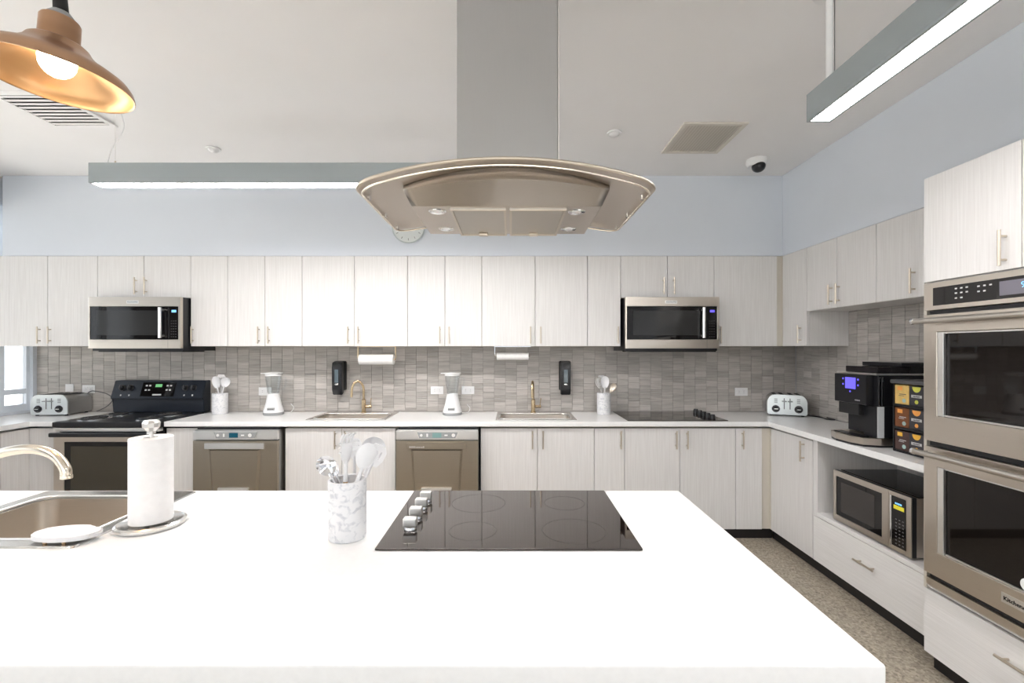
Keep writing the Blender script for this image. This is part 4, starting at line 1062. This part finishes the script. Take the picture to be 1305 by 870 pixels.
# ------------------------------------------------------------------ toasters
def toaster(label):
    r_ = thing('toaster', label, 'toaster', (0, 0, 0), 0, 'four-slot steel toasters'); w_, d_, h = .150, .26, .185
    def arch(i=0): return [(-w_+i, .012), (w_-i, .012), (w_-i*1.2, h*.72), (w_-.022-i, h-.012-i), (w_-.05-i, h-i), (-w_+.05+i, h-i), (-w_+.022+i, h-.012-i), (-w_+i*1.2, h*.72)]
    bm = B(); prism(bm, arch(.004), lambda x, z: (x, .012, z), lambda x, z: (x, d_, z)); bmesh.ops.bevel(bm, geom=[e for e in bm.edges if abs(e.verts[0].co.y-e.verts[1].co.y) > .1], offset=.01, segments=3, affect='EDGES')
    part('shell', bm, st_v, r_)
    bm = B(); prism(bm, arch(), lambda x, z: (x, 0, z), lambda x, z: (x, .0115, z)); bmesh.ops.bevel(bm, geom=[e for e in bm.edges if abs(e.verts[0].co.y-e.verts[1].co.y) > .01], offset=.008, segments=3, affect='EDGES')
    fp = part('front_panel', bm, mat('toaster_face', (.74, .78, .78), .3, .6), r_)
    for x in (-.085, .085):
        k = part('dial', tube(B(), [(x, -.0005, .062), (x, -.006, .062), (x, -.007, .062), (x, -.02, .062)], [.030, .030, .023, .021], 24), black, r_)
        part('dial_ring', lathe(B(), [(.0305, 0), (.034, 0), (.034, .004), (.0305, .004)], 0, 0, 0, 24, closed=True), chrome, r_)
        o = COL.objects[-1]; o.data.transform(Matrix.Translation((x, -.0005, .062)) @ Matrix.Rotation(R(90), 4, 'X'))
        part('dial_mark', box(B(), x-.014, x+.014, -.022, -.0202, .059, .065), st_lt, k, False)
        q = B()
        for i in range(3): box(q, x-.012, x+.012, -.003, -.0003, .115+i*.014, .122+i*.014)
        part('button', q, grey, r_, False)
    for x in (-.022, .022):
        part('lever_slot', box(B(), x-.003, x+.003, -.0015, -.0002, .06, .155), dgrey, r_, False)
        part('lever', box(B(), x-.018, x+.018, -.022, -.0018, .125, .134, .003), grey, r_)
    for x in (-.09, -.035, .035, .09): part('bread_slot', box(B(), x-.014, x+.014, .03, d_-.03, h-.0035, h-.001), blackm, r_, False)
    for x in (-.12, .12):
        for y in (.03, d_-.03): part('foot', cyl(B(), (x, y, .0006), (x, y, .0115), .012, n=12), blackm, r_)
    return r_
t1 = toaster('steel four-slot toaster in the left corner by the window')
t2 = copy_tree(t1); t2['label'] = 'steel four-slot toaster turned in the back right corner'
t1.location = (-4.015, 3.955, CZ1); t1.rotation_euler = (0, 0, R(4))
t2.location = (2.395, 3.945, CZ1); t2.rotation_euler = (0, 0, R(-25))
one('power_cord', tube(B(), spline([(-3.93, 4.232, 1.09), (-3.86, 4.21, 1.105), (-3.73, 4.2, 1.08), (-3.675, 4.2, 1.03), (-3.72, 4.2, .97), (-3.80, 4.21, .93), (-3.84, 4.222, .918)], 8), .004, 8), dgrey, 'dark power cord looping behind the left toaster', 'cord')
one('power_cord', tube(B(), spline([(2.58, 3.98, .916), (2.62, 3.85, .916), (2.60, 3.75, .916), (2.635, 3.70, .918), (2.64, 3.80, .920)], 8), .005, 8), black, 'black cord on the worktop behind the right toaster', 'cord')

# ------------------------------------------------------------------ coffee machine (front faces -X)
cm = thing('coffee_machine', 'black bean-to-cup coffee machine on the right worktop', 'coffee machine', (2.33, 2.83, CZ1)); z = CZ1+.0006
y0c, y1c = 2.68, 3.00
bm = B(); prism(bm, [(2.50, y0c), (2.18, y0c), (2.10, y0c+.03), (2.075, y0c+.10), (2.072, y1c-.1), (2.10, y1c-.02), (2.18, y1c), (2.50, y1c)], lambda x, y: (x, y, z), lambda x, y: (x, y, z+.012)); part('foot', bm, black, cm, False)
bm = B(); prism(bm, [(2.50, y0c-.002), (2.18, y0c-.002), (2.098, y0c+.028), (2.073, y0c+.10), (2.070, y1c-.1), (2.098, y1c-.018), (2.18, y1c), (2.50, y1c)], lambda x, y: (x, y, z+.0125), lambda x, y: (x, y, z+.052)); part('drip_tray', bm, st_h, cm, False)
part('tray_grid', box(B(), 2.10, 2.15, y0c+.05, y1c-.04, z+.0525, z+.056), black, cm, False)
part('body', box(box(B(), 2.225, 2.60, y0c+.10, y1c, z+.0565, z+.24), 2.156, 2.60, y0c+.002, y0c+.0995, z+.0565, z+.24), black, cm, False)
part('upper_body', box(B(), 2.165, 2.60, y0c, y1c+.002, z+.2405, z+.425, .006), black, cm)
part('side_trim', box(B(), 2.158, 2.198, y0c-.0025, y0c+.0012, z+.056, z+.24, .001, 1), mat('steel_sheen_grey', (.62, .64, .66), .4), cm)  # steel strip's bright reflection put into a pale non-metal colour
part('corner_trim', box(B(), 2.168, 2.176, y0c-.003, y0c-.0004, z+.245, z+.415), chrome, cm, False)
part('corner_trim', box(B(), 2.186, 2.192, y0c-.003, y0c-.0004, z+.245, z+.415), chrome, cm, False)
fh = part('dispensing_head', box(B(), 2.118, 2.1645, y0c+.035, y1c-.02, z+.245, z+.425, .006), black, cm)
part('spout', box(B(), 2.125, 2.224, y0c+.1005, y1c-.05, z+.175, z+.2445, .004), blackm, cm)
part('screen', box(B(), 2.1155, 2.1175, y0c+.115, y0c+.20, z+.335, z+.405), blue_e, fh, False)
q = B()
for a, c in ((.095, .395), (.095, .36), (.22, .395), (.22, .36), (.16, .318)): tube(q, [(2.1175, y0c+a, z+c), (2.1160, y0c+a, z+c)], .006, 10)
part('touch_button', q, blue_e, fh, False, kind='stuff')
marks(5, .010, (2.1176, y0c+.10, z+.27), 'left', print_w, fh)
part('top_rim', box(B(), 2.15, 2.60, y0c-.002, y1c+.004, z+.4255, z+.436, .002), st_lt, cm)
part('bean_hopper', box(B(), 2.17, 2.36, y0c+.012, y1c-.05, z+.4365, z+.475, .004), mat('smoked_black', (.01, .008, .01), .08), cm)
part('bean_hopper', box(B(), 2.30, 2.60, y0c+.0, y1c-.02, z+.4755, z+.50, .003), black, cm)
part('hopper_neck', box(B(), 2.365, 2.60, y0c+.012, y1c-.05, z+.4365, z+.475), black, cm, False)

# ------------------------------------------------------------------ coffee pod organiser
og_ = thing('coffee_rack', 'black three-tier rack of coffee boxes beside the coffee machine', 'rack', (2.35, 2.46, CZ1)); z = CZ1+.0006
fx, ya, yb = 2.195, 2.315, 2.615
bm = B()
for k, zz in enumerate((0, .130, .258)): box(bm, fx-.004, fx+.27, ya+.009, yb-.009, z+zz, z+zz+.012)
for y_ in (ya, yb-.008): box(bm, fx, fx+.27, y_, y_+.008, z, z+.385)
box(bm, fx+.262, fx+.27, ya+.0085, yb-.0085, z+.013, z+.385)
part('frame', bm, black, og_, False)
part('top', box(B(), fx-.012, fx+.28, ya-.008, yb+.008, z+.3855, z+.408, .006), dgrey, og_)
cols = {'y': (.75, .52, .17), 'k': (.045, .043, .05), 'b': (.20, .07, .025), 'm': (.075, .04, .035), 'g': (.25, .09, .03)}
bmats = {k: noise_col(mat('box_'+k, c, .45), tuple(x*.8 for x in c), c, ns=30) for k, c in cols.items()}
fr_m = {'l': mat('lemon', (.62, .62, .10), .5), 'o': mat('orange_print', (.85, .36, .08), .5), 'a': mat('amber_print', (.85, .48, .06), .5), 'w': print_w, 'c': mat('mint_print', (.35, .5, .48), .5)}
rows = [('top', .2705, ('y', 'k', 'b'), ('o', 'l', 'o')), ('middle', .1425, ('b', 'k', 'm'), ('o', 'o', 'w')), ('bottom', .0125, ('m', 'k', 'g'), ('a', 'a', 'c'))]
pos = ('left', 'middle', 'right'); cn = {'y': 'yellow', 'k': 'charcoal', 'b': 'brown', 'm': 'dark maroon', 'g': 'rust brown'}
bw_ = (yb-ya-.02)/3
for rn, zz, cs, fs in rows:
    for j in range(3):
        y1_ = yb-.0095-j*bw_; y0_ = y1_-bw_+.002; zc = z+zz; hh = .108
        r_ = thing('coffee_box', f'{cn[cs[j]]} coffee box, {pos[j]} one on the {rn} tier of the black rack', 'box', (fx+.05, (y0_+y1_)/2, zc+.0003), 0, 'coffee boxes in the black rack')
        part('carton', box(B(), fx+.004, fx+.24, y0_, y1_, zc+.0004, zc+hh, .001, 1), bmats[cs[j]], r_, False)
        ym = (y0_+y1_)/2; X_ = fx+.0038
        bm = B()
        if cs[j] == 'k':
            pp = [(ym+.026*math.cos(t), zc+hh-.004-.03*math.sin(t)) for t in [math.pi*i/12 for i in range(13)]]
            prism(bm, pp, lambda a, c: (X_, a, c), lambda a, c: (X_-.0006, a, c)); part('fruit_print', bm, fr_m[fs[j]], r_, False)
            bm = B(); box(bm, X_-.0006, X_, ym-.032, ym+.032, zc+.045, zc+.060); part('label_print', bm, print_w, r_, False)
            marks(6, .008, (X_-.0008, ym, zc+.0525), 'left', dgrey, r_, seed=j+3)
            bm = B(); tube(bm, [(X_, ym, zc+.022), (X_-.0006, ym, zc+.022)], .011, 16); part('seal_print', bm, fr_m[fs[j]], r_, False)
        else:
            box(bm, X_-.0006, X_, ym-.005, ym+.028, zc+hh-.03, zc+hh-.008); part('corner_print', bm, fr_m[fs[j]], r_, False)
            bm = B(); box(bm, X_-.0006, X_, ym-.028, ym+.015, zc+.055, zc+.059); box(bm, X_-.0006, X_, ym-.015, ym+.02, zc+.047, zc+.050); part('label_print', bm, print_w if cs[j] != 'y' else dgrey, r_, False)
            bm = B(); tube(bm, [(X_, ym-.015, zc+.022), (X_-.0006, ym-.015, zc+.022)], .012, 16); part('seal_print', bm, fr_m['c'], r_, False)

# ------------------------------------------------------------------ niche microwave
mw = thing('microwave_oven', 'steel countertop microwave with a yellow energy sticker in the open cabinet', 'microwave', (2.35, 2.7, .372)); MX = 2.115
m0, m1, mz0, mz1 = 2.405, 2.985, .384, .704
for y in (m0+.05, m1-.05):
    for x in (2.2, 2.5): part('foot', cyl(B(), (x, y, .3725), (x, y, mz0-.0005), .012, n=12), blackm, mw)
part('casing', box(B(), MX+.031, MX+.42, m0+.003, m1-.003, mz0+.001, mz1-.004, .002), st_h, mw)
part('casing_top', box(B(), MX+.045, MX+.42, m0+.006, m1-.006, mz1-.0035, mz1+.001, .001, 1), bglass, mw, False)
part('door_edge', box(B(), MX+.0065, MX+.0305, m0+.001, m1-.001, mz0+.001, mz1-.001), black, mw, False)
bm = B(); dsp = m0+.145
slab(bm, [dsp, dsp+.045, m1-.025, m1], [mz0, mz0+.035, mz1-.035, mz1], lambda a, c: dsp+.045 < a < m1-.025 and mz0+.035 < c < mz1-.035, MX, MX+.006, lambda a, c, w_: (w_, a, c), .001)
d = part('door', bm, st_h, mw)
part('door_glass', box(B(), MX+.004, MX+.006, dsp+.046, m1-.026, mz0+.036, mz1-.036), bglass, d, False)
part('door_window', box(B(), MX+.0028, MX+.0038, dsp+.10, m1-.065, mz0+.065, mz1-.065), mat('niche_window', (.04, .035, .033), .12), d, False)
c = part('control_panel', box(B(), MX, MX+.006, m0, dsp-.002, mz0, mz1, .001), st_h, mw)
part('keypad', box(B(), MX-.002, MX-.0003, m0+.03, dsp-.025, mz0+.025, mz1-.022, .001, 1), bglass, c, False)
part('panel_trim', box(B(), MX-.004, MX-.0003, dsp-.024, dsp-.014, mz0+.02, mz1-.02, .001, 1), chrome, c, False)
part('sticker', box(B(), MX-.0027, MX-.0021, m0+.040, dsp-.038, mz1-.09, mz1-.068), yellow, c, False)
marks(4, .013, (MX-.0022, m0+.075, mz1-.056), 'left', cyan_e, c, 'clock_digits')
k = B()
for i in range(8):
    for j in range(3): box(k, MX-.0026, MX-.0021, m0+.042+j*.022, m0+.052+j*.022, mz0+.04+i*.019, mz0+.045+i*.019)
part('key_print', k, mat('key_grey', (.16, .16, .16), .5), c, False, kind='stuff')
